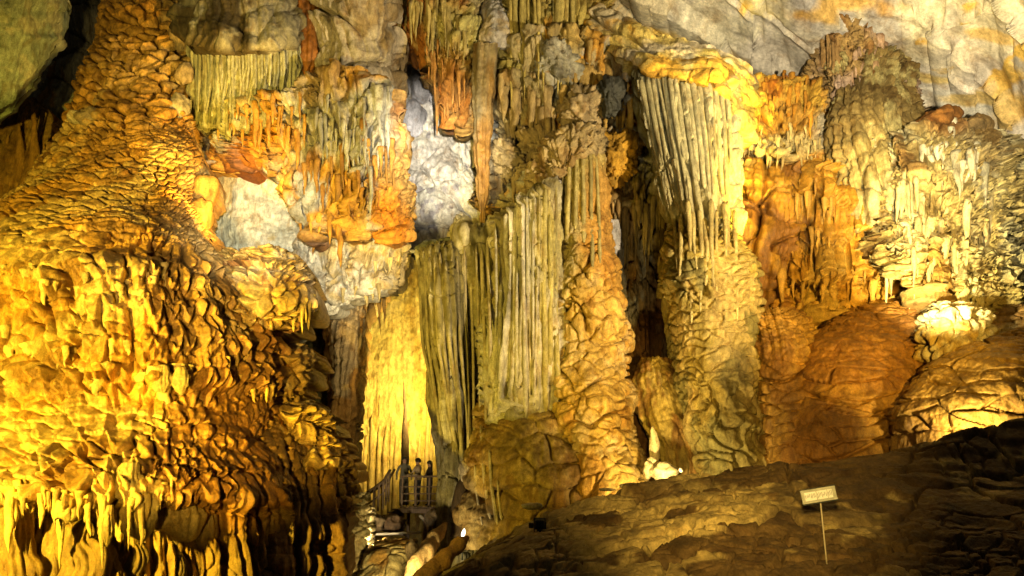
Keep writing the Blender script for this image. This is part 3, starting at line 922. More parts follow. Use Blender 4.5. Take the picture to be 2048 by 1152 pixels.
for k, (x, y0, y1, w, Y, cc) in enumerate([(100, 1020, 1260, 110, 14.0, (0.40, 0.28, 0.11)), (170, 1035, 1260, 90, 13.6, (0.38, 0.26, 0.1)), (265, 1075, 1260, 60, 14.2, (0.38, 0.27, 0.11)),
                                           (352, 1100, 1260, 40, 14.6, (0.40, 0.30, 0.14)), (30, 1000, 1260, 80, 13.4, (0.42, 0.28, 0.1)), (222, 1095, 1260, 34, 13.8, (0.36, 0.24, 0.09))]):
    pts = at(np.full(60, x), np.linspace(y1, y0, 60), Y); pts[:, 1] = Y
    ppm = FPX / np.linalg.norm(pts[0] - np.array([0, 0, CAMZ]))
    t = np.linspace(0, 1, 60)
    pts[:, 0] += 0.12 * noise1(t * 5 + k, k)
    prof = np.interp(t, [0, .4, .75, .92, 1], [1.1, 1.0, .85, .6, .05])
    tube('stalagmite', pts, 0.8 * w / ppm / 2 * prof * (1 + 0.2 * noise1(t * 7 + k, 3 + k)), None, M_WET, mound, 72, tuple(np.array(cc) * np.array((0.55, 0.5, 0.45))), 0.35, 230 + k, ridges=15)
# loose looking knobs grown on the neck
for k, (x, y, w, h, Y, cc) in enumerate([(357, 213, 17, 24, 25.4, C_CREAM), (408, 385, 24, 40, 24.2, C_AMBER), (370, 150, 15, 20, 25.8, C_TAN), (178, 235, 20, 16, 24.6, C_TAN), (155, 236, 14, 12, 24.6, C_CREAM),
                                         (362, 68, 18, 26, 26.6, C_TAN), (400, 430, 24, 32, 23.4, C_AMBER)]):
    c = at(x, y, Y); ppm = FPX / np.linalg.norm(c - np.array([0, 0, CAMZ]))
    boulder('knob', c, (w / ppm, w / ppm, h / ppm), cc, 250 + k, M_ROCK, mound, 0.3, (20, 28))

# ------------------------------------------------------------------ far left: pale hanging bulge, dark wall, dark stalagmites
f = thing('hanging_bulge', 'smooth grey-green rock bulge hanging in the top left corner', 'rock', at(20, -60, 24))
span_cols('body', [(-260, -160, 330, 22, 23), (-100, -160, 275, 22, 23.5), (0, -160, 245, 22.4, 24), (45, -160, 220, 22.6, 24.4), (75, -160, 160, 23, 24.8), (105, -160, 90, 23.6, 25.2), (122, -160, 10, 24.2, 25.6)],
          [rock(0.35, 0.28, 3, 5), rock(0.03, 1.2, 4, 9)],
          paint((0.26, 0.31, 0.25), [((0.38, 0.40, 0.31), 0.5, 0.2, 0.3, 1.5), ((0.30, 0.33, 0.22), 0.5, 0.3, 0.3, 1)], (), 0.10, 3), M_WET, f, 0.5, bulge=1.2, curl=0.5)
f = thing('striated_wall', 'dark grey streaked rock wall behind the neck of the left mound', 'rock', at(120, 400, 31))
span_rows('body', [(-120, 60, 230, 32, 1.2), (60, 90, 235, 32, 1.2), (200, 70, 230, 32, 1.2), (330, 40, 200, 32, 1.2), (460, -60, 180, 32, 1.2)],
          [flutes(0.5, 0.30, 81, 0.5, 0.7, 0.2, False), rock(0.35, 0.4, 5, 82), cells(1.6, 1.2, 0.22, 0.2, 0.1, 0.2, 85, 0.6)],
          paint((0.34, 0.32, 0.22), [((0.42, 0.38, 0.26), 0.5, 0.1, 0.3, 0.3), ((0.30, 0.18, 0.07), 0.5, 0.3, 0.2, 0.3)], (), 0.3, 83), None, f, 2)
f = thing('stalagmite_cluster', 'dark brown ribbed stalagmites left of the big mound, under the grey-green bulge', 'stalagmite', at(30, 460, 29))
span_rows('body', [(195, 40, 70, 29, .3), (230, 0, 85, 29, 1.0), (320, -60, 95, 28.6, 1.5), (470, -140, 80, 28, 1.8)],
          [flutes(0.42, 0.34, 87, 0.5, 0.6, 0.2, False), rock(0.15, 0.7, 5, 88)], paint((0.30, 0.18, 0.07), [((0.40, 0.26, 0.10), 0.6, 0.2, 0.3, 0.3)], (), 0.3, 89), None, f, 2)
for k, (x, y0, y1, w) in enumerate([(12, 262, 440, 34), (40, 240, 450, 30), (68, 205, 420, 24), (90, 270, 420, 20), (-10, 280, 460, 40)]):
    drip(f, x, y1, y0, 27.2, w, (0.36, 0.21, 0.08), 260 + k, 'stalagmite', 0, True)

# ------------------------------------------------------------------ upper left hanging masses
f = thing('hanging_block', 'dark grey-brown block hanging above the pleated drapery', 'rock', at(495, 90, 27))
span_cols('body', [(372, -120, 70, 26.4, 26.4), (395, -120, 96, 25.8, 25.4), (440, -120, 104, 25.4, 24.9), (520, -120, 106, 25.4, 24.8), (575, -120, 98, 25.8, 25.2), (604, -120, 80, 26.4, 26.2)],
          [cells(2.0, 2.2, 0.4, 0.3, 0.08, 0.3, 91, 0.6), flutes(0.5, 0.10, 92, 0.6, 0.7, 0.3, False), rock(0.2, 0.5, 5, 93)],
          paint((0.20, 0.17, 0.10), [((0.09, 0.07, 0.04), 0.5, 0.2, 0.3, 0.4), ((0.36, 0.33, 0.24), 0.6, 0.4, 0.2, 0.4)], [(545, 45, 40, 60, (0.36, 0.33, 0.25), 0.8)], 0.25, 94), None, f, 2, edge=5)
f = thing('pleated_drapery', 'pale grey-green drapery of fine vertical pleats below the dark hanging block', 'drapery', at(495, 240, 26))
PLC = paint((0.44, 0.42, 0.28), [((0.30, 0.28, 0.14), 0.7, 0.3, 0.3, 0.3)], [(410, 230, 40, 60, (0.28, 0.26, 0.10), 0.8)], 0.25, 96)
span_cols('curtain', [(376, 80, 225, 26.8, 27), (390, 70, 248, 26.4, 26.6), (450, 70, 258, 25.9, 26.2), (520, 72, 240, 25.7, 26), (580, 76, 225, 25.9, 26.2), (606, 90, 190, 26.4, 26.6)],
          [flutes(0.26, 0.20, 97, 0.55, 0.7, 0.5), rock(0.10, 0.6, 4, 98)], PLC, None, f, 1.5, bulge=0.9, teeth=(9, 30, 5))
r = random.Random(21)
for k in range(34):
    x = 386 + k * 6.5 + r.uniform(-2, 2)
    a = (x - 376) / 230.0
    Y = 25.45 - 0.75 * math.sqrt(max(0, 1 - (2 * a - 1) ** 2)) + 0.15
    y0 = 88 + r.uniform(0, 14); y1 = y0 + r.uniform(80, 150)
    rib(f, [(x, y0, Y), (x + r.uniform(-2, 5), (y0 + y1) / 2, Y + 0.12), (x - r.uniform(0, 14), y1, Y + 0.5)], 7.5, 3.5, tuple(np.array((0.50, 0.48, 0.33)) * r.uniform(0.7, 1.15)), 300 + k, 'pleat')
f = thing('stalactite', 'big dark rust-brown stalactite wedged right of the pleated drapery', 'stalactite', at(615, -20, 26.5))
span_rows('body', [(-120, 572, 632, 26.6, .8), (0, 576, 632, 26.4, .8), (70, 584, 640, 26.2, .8), (110, 592, 637, 26.2, .7), (150, 598, 622, 26.4, .4), (182, 600, 606, 26.6, .1)],
          [flutes(0.4, 0.08, 101, 0.5), rock(0.12, 0.6, 5, 102)], paint((0.16, 0.07, 0.025), [((0.28, 0.12, 0.04), 0.7, 0.2, 0.3, 0.3)], (), 0.3, 103), M_WET, f, 1)
f = thing('hanging_mass', 'smooth grey-brown hanging rock mass with a dark crease, top of the picture left of centre', 'rock', at(700, 170, 27))
span_cols('body', [(612, -120, 110, 27.2, 27.4), (640, -120, 145, 26.4, 27), (690, -120, 150, 25.8, 26.6), (740, -120, 170, 25.8, 26.6), (765, -120, 178, 26.2, 26.8), (778, -120, 150, 27, 27.4)],
          [cells(2.4, 1.6, 0.45, 0.35, 0.07, 0.35, 105, 0.5), flutes(0.3, 0.12, 106, 0.9, 0.7, 0.6, False), rock(0.16, 0.6, 5, 107)],
          paint((0.40, 0.33, 0.22), [((0.28, 0.21, 0.12), 0.5, 0.2, 0.3, 0.5), ((0.46, 0.40, 0.31), 0.5, 0.3, 0.3, 0.5)], (), 0.25, 108), None, f, 2, edge=4, bulge=1.2, curl=0.7)

# the orange curtain mass in the middle of the upper left
orm = thing('orange_drapery', 'broad ragged drapery streaked orange, rust and grey, hangs over the pale wall', 'drapery', at(690, 540, 26))
ORC = paint((0.42, 0.27, 0.11), [(C_ORANGE, 0.45, 0.0, 0.3, 0.35), (C_GREY, 0.6, 0.22, 0.22, 0.25), (C_RUST, 0.55, 0.5, 0.15, 0.4)],
            [(690, 250, 110, 90, (0.42, 0.41, 0.34), 0.85), (480, 220, 70, 40, (0.40, 0.37, 0.20), 0.7), (500, 320, 40, 70, (0.30, 0.10, 0.03), 0.8), (560, 300, 50, 60, (0.55, 0.28, 0.07), 0.7),
             (770, 460, 35, 90, (0.60, 0.27, 0.08), 0.9), (630, 510, 30, 40, (0.28, 0.11, 0.03), 0.7), (640, 180, 60, 40, (0.40, 0.30, 0.18), 0.8)], 0.3, 110)
span_cols('curtain', [(400, 215, 300, 27.4, 28.2), (425, 205, 318, 26.8, 28), (480, 215, 322, 26.2, 27.6), (530, 200, 312, 26, 27.4), (580, 185, 345, 25.6, 26.8), (606, 165, 425, 25.4, 26.2), (630, 150, 470, 25.3, 26.1), (650, 140, 462, 25.2, 26), (700, 150, 462, 25, 26),
                      (750, 165, 460, 25, 25.8), (780, 190, 490, 25.2, 26), (800, 245, 480, 25.8, 26.2), (814, 285, 400, 26.6, 26.8)],
          [flutes(0.34, 0.26, 111, 0.8, 0.7, 0.5, False, 0.9), cells(0.8, 1.5, 0.26, 0.16, 0.14, 0.24, 112, 0.6), rock(0.35, 0.35, 4, 113), rock(0.08, 1.5, 4, 114)],
          ORC, None, orm, 2, bulge=1.0, teeth=(17, 34, 8), edge=10, seed=3)
fringe(orm, [(600, 440, 25.6), (650, 430, 25.2), (720, 400, 25.0), (795, 390, 25.3)], 16, (20, 60), (9, 18), (0.48, 0.26, 0.08), 31)
fringe(orm, [(640, 260, 24.4), (700, 290, 24.2), (780, 300, 24.5)], 26, (20, 70), (7, 14), (0.44, 0.42, 0.36), 32, up0=30)
fringe(orm, [(410, 240, 26.6), (480, 250, 26.2), (560, 245, 25.8), (610, 270, 25.4)], 26, (15, 50), (8, 16), (0.46, 0.27, 0.10), 33, up0=35)
fringe(orm, [(590, 330, 25.7), (640, 350, 25.0), (720, 340, 24.8), (795, 330, 25.4)], 20, (20, 80), (8, 17), (0.42, 0.24, 0.09), 34, up0=30)
# its white tail
tail = thing('white_tail_rock', 'white calcite tail hanging under the orange drapery, over the niche', 'rock', at(710, 600, 27))
span_cols('body', [(590, 490, 530, 27.8, 27.8), (625, 470, 580, 27.2, 27.4), (660, 455, 612, 26.8, 27.2), (700, 465, 590, 26.6, 27), (740, 455, 578, 26.6, 26.8), (780, 455, 556, 26.8, 26.8), (800, 465, 510, 27.2, 27.2)],
          [cells(0.7, 0.8, 0.22, 0.14, 0.12, 0.25, 121, 0.6), flutes(0.4, 0.14, 122, 0.9, 0.7, 0.5, False), rock(0.2, 0.5, 5, 123)],
          paint((0.68, 0.63, 0.50), [((0.50, 0.40, 0.22), 0.6, 0.2, 0.3, 0.6)], (), 0.16, 124), None, tail, 1.6, teeth=(13, 26, 4), edge=5)
fringe(tail, [(680, 590, 26.8), (740, 575, 26.6), (790, 545, 26.7)], 12, (15, 50), (7, 13), (0.5, 0.4, 0.2), 35)

pz = thing('pale_recess_rock', 'smooth pale grey-white rock recess between the left mound and the orange drapery', 'rock', at(510, 540, 30))
span_rows('body', [(230, 380, 660, 29.2, .7), (300, 378, 660, 29.0, .9), (380, 375, 670, 29.0, 1.0), (460, 380, 700, 29.0, 1.1), (540, 390, 740, 29.2, 1.0), (620, 420, 740, 29.4, .8)],
          [rock(0.5, 0.3, 4, 167), rock(0.10, 0.9, 5, 168, (0.7, 0.7, 1.6))], paint((0.68, 0.65, 0.52), [((0.50, 0.50, 0.42), 0.3, 0.05, 0.4, 1.2), ((0.52, 0.44, 0.26), 0.4, 0.3, 0.3, 1)], [(440, 470, 60, 60, (0.36, 0.39, 0.34), 0.8)], 0.10, 169), None, pz, 1.5)

# ------------------------------------------------------------------ under the tail: brown column left of the niche
nc = thing('brown_column', 'slim brown ribbed column at the left side of the yellow niche', 'column', at(700, 930, 29.5))
span_rows('body', [(540, 680, 775, 30.4, .8), (600, 655, 740, 30, 1.2), (660, 660, 722, 29.6, 1.3), (740, 668, 706, 29.4, 1.1), (820, 672, 700, 29.4, .9), (960, 672, 698, 29.2, .9), (1100, 672, 700, 29.2, 1.0)],
          [flutes(0.30, 0.16, 131, 0.4, 0.7, 0.4), cells(0.5, 0.7, 0.10, 0.10, 0.1, 0.12, 132, 0.5), rock(0.12, 0.7, 5, 133)],
          paint((0.33, 0.19, 0.07), [(C_BROWN, 0.6, 0.1, 0.3, 0.3), (C_TAN, 0.7, 0.35, 0.2, 0.4)], (), 0.3, 134), None, nc, 1.5, edge=3)
dk = thing('cell_wall', 'dark green-grey crackled rock face between the left mound and the brown column', 'rock', at(650, 950, 31))
span_rows('body', [(600, 560, 740, 31.5, .9), (700, 600, 700, 31.3, .9), (800, 600, 692, 31, .9), (950, 600, 690, 30.8, .9), (1130, 600, 690, 30.8, .9)],
          [cells(0.5, 0.4, 0.12, 0.14, 0.12, 0.14, 141, 0.4), rock(0.2, 0.5, 5, 142)], paint((0.20, 0.18, 0.09), [(C_DARK, 0.6, 0.2, 0.3, 0.5)], (), 0.3, 143), None, dk, 1.5)
fringe(nc, [(622, 600, 29.2), (690, 600, 28.8), (770, 580, 28.8)], 18, (25, 95), (8, 15), (0.34, 0.22, 0.09), 41, up0=26)
lg = thing('ledge_rock', 'flat grey slab poking out under the white tail, above the lobed drips', 'rock', at(560, 690, 23))
span_rows('body', [(622, 588, 612, 24.5, .2), (640, 560, 606, 24.2, .6), (665, 530, 590, 23.8, .8), (690, 514, 560, 23.6, .7), (708, 512, 540, 23.6, .3)],
          [rock(0.2, 0.7, 5, 145), cells(1.4, 0.8, 0.12, 0.1, 0.08, 0.1, 146)], paint((0.30, 0.29, 0.24), [((0.4, 0.38, 0.33), 0.8, 0.2, 0.3, 1)], (), 0.2, 147), None, lg, 1.0, edge=4)

# ------------------------------------------------------------------ the yellow niche
nw = thing('niche_wall', 'tall fluted niche wall glowing yellow behind the stairs', 'flowstone', at(790, 1060, 36))
span_rows('body', [(520, 735, 860, 36.6, .3), (600, 725, 890, 36.4, .3), (700, 715, 900, 36.2, .3), (850, 705, 910, 36, .3), (1100, 695, 920, 36, .3)],
          [flutes(0.42, 0.03, 151, 0.3, 0.8, 0.12), rock(0.06, 0.5, 4, 153, (1, 1, 0.3))],
          paint((0.52, 0.40, 0.18), [((0.40, 0.28, 0.10), 0.8, 0.3, 0.3, 0.3)], (), 0.14, 154), None, nw, 1.5)
r = random.Random(5)
for k, (x, y0, w) in enumerate([(722, 810, 11), (742, 830, 10), (757, 790, 8), (772, 850, 9), (790, 870, 9), (806, 890, 8), (838, 865, 8), (853, 840, 9), (866, 800, 9), (731, 870, 7), (780, 830, 5)]):
    rib(nw, [(x + 3, y0, 35.2), (x + r.uniform(-3, 3), 900, 34.7), (x - 3, 1060, 34.2)], w * 0.6, w * 1.5, tuple(np.array((0.48, 0.34, 0.16)) * r.uniform(0.8, 1.1)), 320 + k, 'rib')
sg = thing('stalagmite', 'thin black spike of a stalagmite in front of the yellow niche wall', 'stalagmite', at(810, 1000, 33))
drip(sg, 810, 1010, 760, 33, 17, (0.08, 0.05, 0.03), 340, 'shaft', 0, True)

# ------------------------------------------------------------------ the pale rock seen between the hanging masses
pr = thing('pale_wall_rock', 'pale lavender-white bare rock face left of the long stalactite', 'rock', at(880, 480, 32))
span_rows('body', [(70, 800, 880, 33, .8), (130, 795, 892, 32.6, 1.0), (200, 800, 905, 32.2, 1.2), (280, 808, 945, 31.8, 1.3), (360, 800, 960, 31.6, 1.4), (430, 790, 985, 31.4, 1.4), (500, 780, 990, 31.4, 1.2)],
          [rock(0.5, 0.35, 5, 161), cells(2.2, 1.8, 0.35, 0.18, 0.06, 0.3, 162, 0.7), rock(0.06, 1.6, 4, 163)],
          paint((0.72, 0.68, 0.58), [((0.60, 0.56, 0.50), 0.5, 0.1, 0.3, 0.8), ((0.42, 0.39, 0.38), 0.8, 0.55, 0.15, 0.8)], [(850, 150, 50, 80, (0.60, 0.57, 0.56), 0.8)], 0.10, 164), None, pr, 2, edge=5)
for k, (x, y, w, h) in enumerate([(852, 165, 36, 42), (830, 240, 26, 40), (880, 190, 24, 26)]):
    c = at(x, y, 30.9); s = 31.5 / FPX
    boulder('lump', c, (w * s, w * s, h * s), (0.55, 0.53, 0.55), 350 + k, M_ROCK, pr, 0.25, (26, 36))

# ------------------------------------------------------------------ top centre: reddish drapery, long stalactite, yellow drapes
rd = thing('red_drapery', 'red-brown streaked drapery left of the long stalactite, top centre', 'drapery', at(880, 250, 28))
span_cols('curtain', [(765, -100, 90, 28.4, 29), (800, -100, 80, 28, 28.6), (840, -100, 110, 27.6, 28.4), (880, -100, 180, 27.4, 28.2), (905, -100, 245, 27.2, 28), (930, -100, 265, 27.2, 27.8), (952, -100, 240, 27.6, 28), (968, -100, 120, 28.2, 28.4)],
          [flutes(0.32, 0.26, 171, 0.6, 0.7, 0.4, False, 0.8), cells(0.7, 1.6, 0.2, 0.14, 0.12, 0.2, 172, 0.6), rock(0.25, 0.4, 4, 173)],
          paint((0.36, 0.24, 0.10), [((0.38, 0.17, 0.06), 0.5, -0.05, 0.3, 0.3), ((0.46, 0.40, 0.24), 0.6, 0.3, 0.25, 0.3)], [(900, 60, 60, 50, (0.44, 0.40, 0.18), 0.8), (915, 190, 40, 70, (0.36, 0.15, 0.05), 0.7), (790, 40, 30, 60, (0.42, 0.20, 0.05), 0.7)], 0.3, 174), None, rd, 1.6, teeth=(12, 26, 14))
fringe(rd, [(850, 120, 27.4), (890, 180, 27.0), (930, 215, 26.8)], 14, (15, 60), (7, 13), (0.40, 0.22, 0.09), 51, up0=40)
fringe(rd, [(790, 30, 27.4), (860, 50, 26.8), (950, 60, 26.8)], 18, (20, 60), (7, 14), (0.44, 0.36, 0.17), 52, up0=50)
ls = thing('stalactite', 'long straight tan stalactite whose point hangs down to the fluted column top', 'stalactite', at(965, 90, 26.6))
span_rows('shaft', [(86, 946, 992, 26.6, .35), (140, 945, 988, 26.6, .35), (220, 946, 983, 26.6, .32), (300, 950, 979, 26.6, .28), (370, 954, 975, 26.6, .22), (420, 959, 970, 26.6, .12), (446, 963, 966, 26.6, .03)],
          [flutes(0.17, 0.055, 181, 0.25, 0.8, 0.15), rock(0.03, 1.5, 4, 182)], paint((0.27, 0.22, 0.13), [((0.24, 0.15, 0.06), 0.5, 0.1, 0.3, 0.15)], [(965, 360, 30, 110, (0.27, 0.15, 0.05), 0.8)], 0.22, 183), M_WET, ls, 0.3, arc=89)
wr = thing('wedge_rock', 'bare pale wedge of rock above the long stalactite', 'rock', at(1000, 90, 28))
span_rows('body', [(-20, 965, 1010, 28.4, .5), (20, 960, 1030, 28, 1.0), (60, 956, 1042, 27.7, 1.2), (95, 955, 1036, 27.8, 1.0), (112, 975, 1020, 28, .5)],
          [rock(0.25, 0.6, 5, 185)], paint((0.52, 0.44, 0.32), [((0.48, 0.46, 0.46), 0.6, 0.1, 0.2, 1)], [(1000, 85, 40, 30, (0.46, 0.44, 0.45), 0.8)], 0.15, 186), None, wr, 1.5)
yd = thing('yellow_drapes', 'olive-yellow vertical drapes hanging from the roof, top centre', 'drapery', at(1090, 200, 27.5))
span_cols('curtain', [(1010, -100, 60, 28, 28.4), (1030, -100, 150, 27.6, 28), (1070, -100, 170, 27.2, 27.8), (1110, -100, 150, 27.2, 27.8), (1160, -100, 130, 27.6, 28.2), (1200, -100, 120, 28.4, 28.8), (1225, -60, 100, 29.2, 29.4)],
          [flutes(0.34, 0.34, 191, 0.5, 0.7, 0.3, False, 0.8), rock(0.3, 0.4, 5, 192)],
          paint((0.44, 0.36, 0.14), [((0.46, 0.28, 0.08), 0.5, 0.1, 0.3, 0.3), ((0.28, 0.24, 0.10), 0.7, 0.3, 0.2, 0.3)], (), 0.3, 193), None, yd, 1.6, teeth=(14, 55, 21))
r = random.Random(8)
for k in range(14):
    x = 1025 + k * 9 + r.uniform(-3, 3)
    drip(yd, x, -40, r.uniform(90, 230), 26.7 + 0.0016 * abs(x - 1080) ** 1.5, r.uniform(9, 17), tuple(np.array((0.46, 0.38, 0.16)) * r.uniform(0.75, 1.1)), 360 + k)

# ------------------------------------------------------------------ the tangled mass in the centre
tm = thing('tangled_mass', 'tangle of grey-brown hanging folds and bunches above the central columns', 'drapery', at(1110, 400, 28))
TMC = paint((0.38, 0.32, 0.19), [((0.25, 0.17, 0.08), 0.5, 0.15, 0.3, 0.4), ((0.44, 0.42, 0.36), 0.7, 0.3, 0.2, 0.4), (C_ORANGE, 0.5, 0.55, 0.15, 0.5)],
            [(1230, 330, 40, 60, (0.55, 0.33, 0.09), 0.9), (1215, 190, 30, 40, (0.07, 0.07, 0.06), 0.9), (1130, 90, 60, 40, (0.46, 0.33, 0.12), 0.7)], 0.3, 201)  # second spot paints the dark hole's shade into the rock
span_cols('curtain', [(978, 95, 410, 28.2, 28.8), (1000, 80, 425, 27.8, 28.4), (1040, 70, 400, 27.4, 28.2), (1090, 60, 345, 27.2, 28), (1140, 60, 300, 27.2, 27.8), (1190, 70, 290, 27.4, 27.8), (1230, 110, 400, 27.6, 28), (1262, 150, 420, 28.2, 28.4), (1285, 170, 480, 29, 29)],
          [cells(1.1, 1.5, 0.42, 0.34, 0.14, 0.45, 202, 0.7), flutes(0.3, 0.16, 203, 0.9, 0.7, 0.6, False, 0.9), rock(0.5, 0.4, 5, 204)], TMC, None, tm, 1.8, teeth=(17, 40, 23), edge=8)
for (pts, n, ln, w, cc, sd) in [([(1000, 230, 27.2), (1060, 210, 26.8), (1110, 230, 26.8)], 16, (30, 110), (12, 24), (0.38, 0.29, 0.16), 61),
                                ([(1120, 180, 26.8), (1180, 150, 26.8), (1250, 190, 27.2)], 14, (20, 60), (10, 22), (0.42, 0.30, 0.13), 62),
                                ([(990, 330, 27.6), (1040, 350, 27.2), (1090, 310, 27.2)], 14, (20, 60), (10, 20), (0.36, 0.28, 0.16), 63),
                                ([(1205, 420, 27.4), (1240, 400, 27.2), (1275, 380, 27.6)], 12, (30, 110), (9, 17), (0.36, 0.25, 0.12), 64),
                                ([(1190, 240, 27), (1230, 250, 27), (1265, 260, 27.4)], 9, (20, 70), (10, 18), (0.48, 0.32, 0.12), 65)]:
    fringe(tm, pts, n, ln, w, cc, sd, up0=35)
# rounded bulges of that mass
for k, (x, y, w, h, Y, cc) in enumerate([(1165, 215, 44, 40, 26.6, (0.42, 0.33, 0.2)), (1018, 320, 40, 38, 27.2, (0.36, 0.29, 0.18)), (1235, 315, 34, 46, 26.9, (0.55, 0.33, 0.09)), (1110, 130, 46, 44, 26.8, (0.40, 0.38, 0.31)), (1075, 290, 34, 40, 27, (0.36, 0.28, 0.16))]):
    c = at(x, y, Y); s = 27.5 / FPX
    b = boulder('bulge', c, (w * s, w * s * 0.8, h * s), cc, 380 + k, M_ROCK, tm, 0.4, (60, 90), 0.25, ridge=0.3)
hl = thing('dark_hole_lump', 'black rounded lump standing in for the dark hole in the tangled mass', 'rock', at(1215, 230, 26.6))
boulder('body', at(1220, 192, 26.3), (0.42, 0.42, 0.60), (0.06, 0.06, 0.05), 390, M_WET, hl, 0.45, (50, 70), ridge=0.25)  # near-black lump added to give the hole its shade

# ------------------------------------------------------------------ hanging dark folds between the two big columns
df = thing('dark_folds', 'dim grey and rust folds in the dark gap between the two big columns', 'drapery', at(1290, 700, 29))
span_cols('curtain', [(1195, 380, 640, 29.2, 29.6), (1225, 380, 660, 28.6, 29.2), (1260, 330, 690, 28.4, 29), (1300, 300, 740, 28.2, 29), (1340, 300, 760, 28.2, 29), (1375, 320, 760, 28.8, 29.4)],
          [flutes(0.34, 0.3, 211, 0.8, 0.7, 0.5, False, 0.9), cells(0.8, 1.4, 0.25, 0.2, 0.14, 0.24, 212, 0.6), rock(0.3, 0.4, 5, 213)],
          paint((0.24, 0.18, 0.10), [((0.34, 0.19, 0.06), 0.5, 0.1, 0.3, 0.3), ((0.40, 0.38, 0.33), 0.8, 0.35, 0.15, 0.25), (C_DARK, 0.5, 0.35, 0.2, 0.5)], [(1290, 690, 70, 90, (0.10, 0.05, 0.02), 0.8), (1290, 430, 60, 100, (0.36, 0.28, 0.14), 0.6)], 0.3, 214), None, df, 1.6, teeth=(15, 40, 25))  # first spot paints the gap's shade low on the folds
fringe(df, [(1215, 470, 28.2), (1260, 460, 27.8), (1310, 430, 27.6), (1345, 430, 27.8)], 24, (30, 130), (8, 17), (0.33, 0.25, 0.13), 71, up0=45)
ps = thing('stalactite', 'smooth pale grey blade of rock beside the orange cracked column', 'stalactite', at(1235, 470, 27.2))
span_rows('blade', [(440, 1208, 1236, 27.2, .2), (500, 1214, 1246, 27.1, .3), (570, 1222, 1254, 27.0, .3), (615, 1228, 1252, 27.0, .25), (636, 1238, 1244, 27.0, .05)],
          [flutes(0.25, 0.05, 216, 0.3), rock(0.05, 1, 5, 217)], paint((0.40, 0.38, 0.38), (), (), 0.15, 218), None, ps, 0.4)
bw = thing('gap_rock', 'dark brown rock mass deep in the gap behind the bright little boulders', 'rock', at(1310, 930, 28.5))
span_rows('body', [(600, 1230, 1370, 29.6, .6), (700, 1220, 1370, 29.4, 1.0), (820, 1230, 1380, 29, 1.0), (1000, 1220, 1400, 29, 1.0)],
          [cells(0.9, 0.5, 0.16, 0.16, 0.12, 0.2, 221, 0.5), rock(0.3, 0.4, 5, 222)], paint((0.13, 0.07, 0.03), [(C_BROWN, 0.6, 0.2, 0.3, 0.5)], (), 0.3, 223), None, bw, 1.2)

# ------------------------------------------------------------------ central fluted columns
fc = thing('fluted_column', 'grey-green fluted column group with a slanting broken top, centre of the hall', 'column', at(930, 1060, 27.5))
FCC = paint((0.29, 0.25, 0.14), [((0.19, 0.16, 0.075), 0.6, 0.1, 0.3, 0.15), ((0.40, 0.36, 0.26), 0.7, 0.3, 0.2, 0.15)], (), 0.4, 231)
span_rows('column', [(486, 842, 922, 27.4, .7), (500, 830, 930, 27.2, 1.0), (560, 838, 928, 26.9, 1.2), (650, 852, 928, 26.8, 1.2), (760, 868, 930, 26.7, 1.1), (880, 886, 936, 26.6, 1.0), (960, 894, 940, 26.4, 1.0), (1190, 902, 952, 26.0, 1.0)],
          [flutes(0.27, 0.24, 232, 0.5, 0.7, 0.25, True, 0.9), rock(0.22, 0.45, 4, 233, (1.6, 1.6, 0.4)), cells(1.1, 2.6, 0.04, 0.12, 0.03, 0.02, 234, 0.5, 0.0)], FCC, None, fc, 1.4)
span_rows('column', [(444, 930, 990, 27.6, .7), (458, 918, 1010, 27.4, 1.0), (560, 922, 1020, 27.5, 1.1), (700, 930, 1030, 27.5, 1.1), (860, 934, 1010, 27.4, 1.0), (1000, 942, 1000, 26.8, .9), (1190, 955, 1010, 26.4, .9)],
          [flutes(0.30, 0.24, 235, 0.5, 0.7, 0.25, True, 0.9), cells(0.9, 1.6, 0.06, 0.10, 0.05, 0.08, 236), rock(0.2, 0.5, 4, 237, (1.6, 1.6, 0.4))], FCC, None, fc, 1.4)
span_cols('curtain', [(986, 450, 780, 26.6, 26.6), (998, 436, 806, 26.0, 26.2), (1015, 420, 838, 25.8, 25.9), (1030, 410, 812, 25.7, 25.8), (1048, 394, 844, 25.6, 25.6), (1065, 380, 812, 25.5, 25.6), (1082, 366, 850, 25.5, 25.5), (1096, 358, 822, 25.6, 25.6), (1108, 352, 836, 25.8, 25.8), (1116, 352, 790, 26.4, 26.4)],
          [flutes(0.30, 0.30, 238, 0.45, 0.7, 0.2, True, 0.9), rock(0.22, 0.5, 4, 239, (1.6, 1.6, 0.35)), cells(0.8, 2.4, 0.04, 0.14, 0.03, 0.02, 248, 0.5, 0.0)],
          paint((0.46, 0.42, 0.33), [((0.34, 0.29, 0.16), 0.6, 0.2, 0.25, 0.1), ((0.52, 0.48, 0.42), 0.7, 0.3, 0.2, 0.1)], [(1090, 500, 40, 130, (0.40, 0.33, 0.12), 0.7)], 0.4, 240), None, fc, 1.2, bulge=0.8, teeth=(12, 34, 27))
r = random.Random(13)
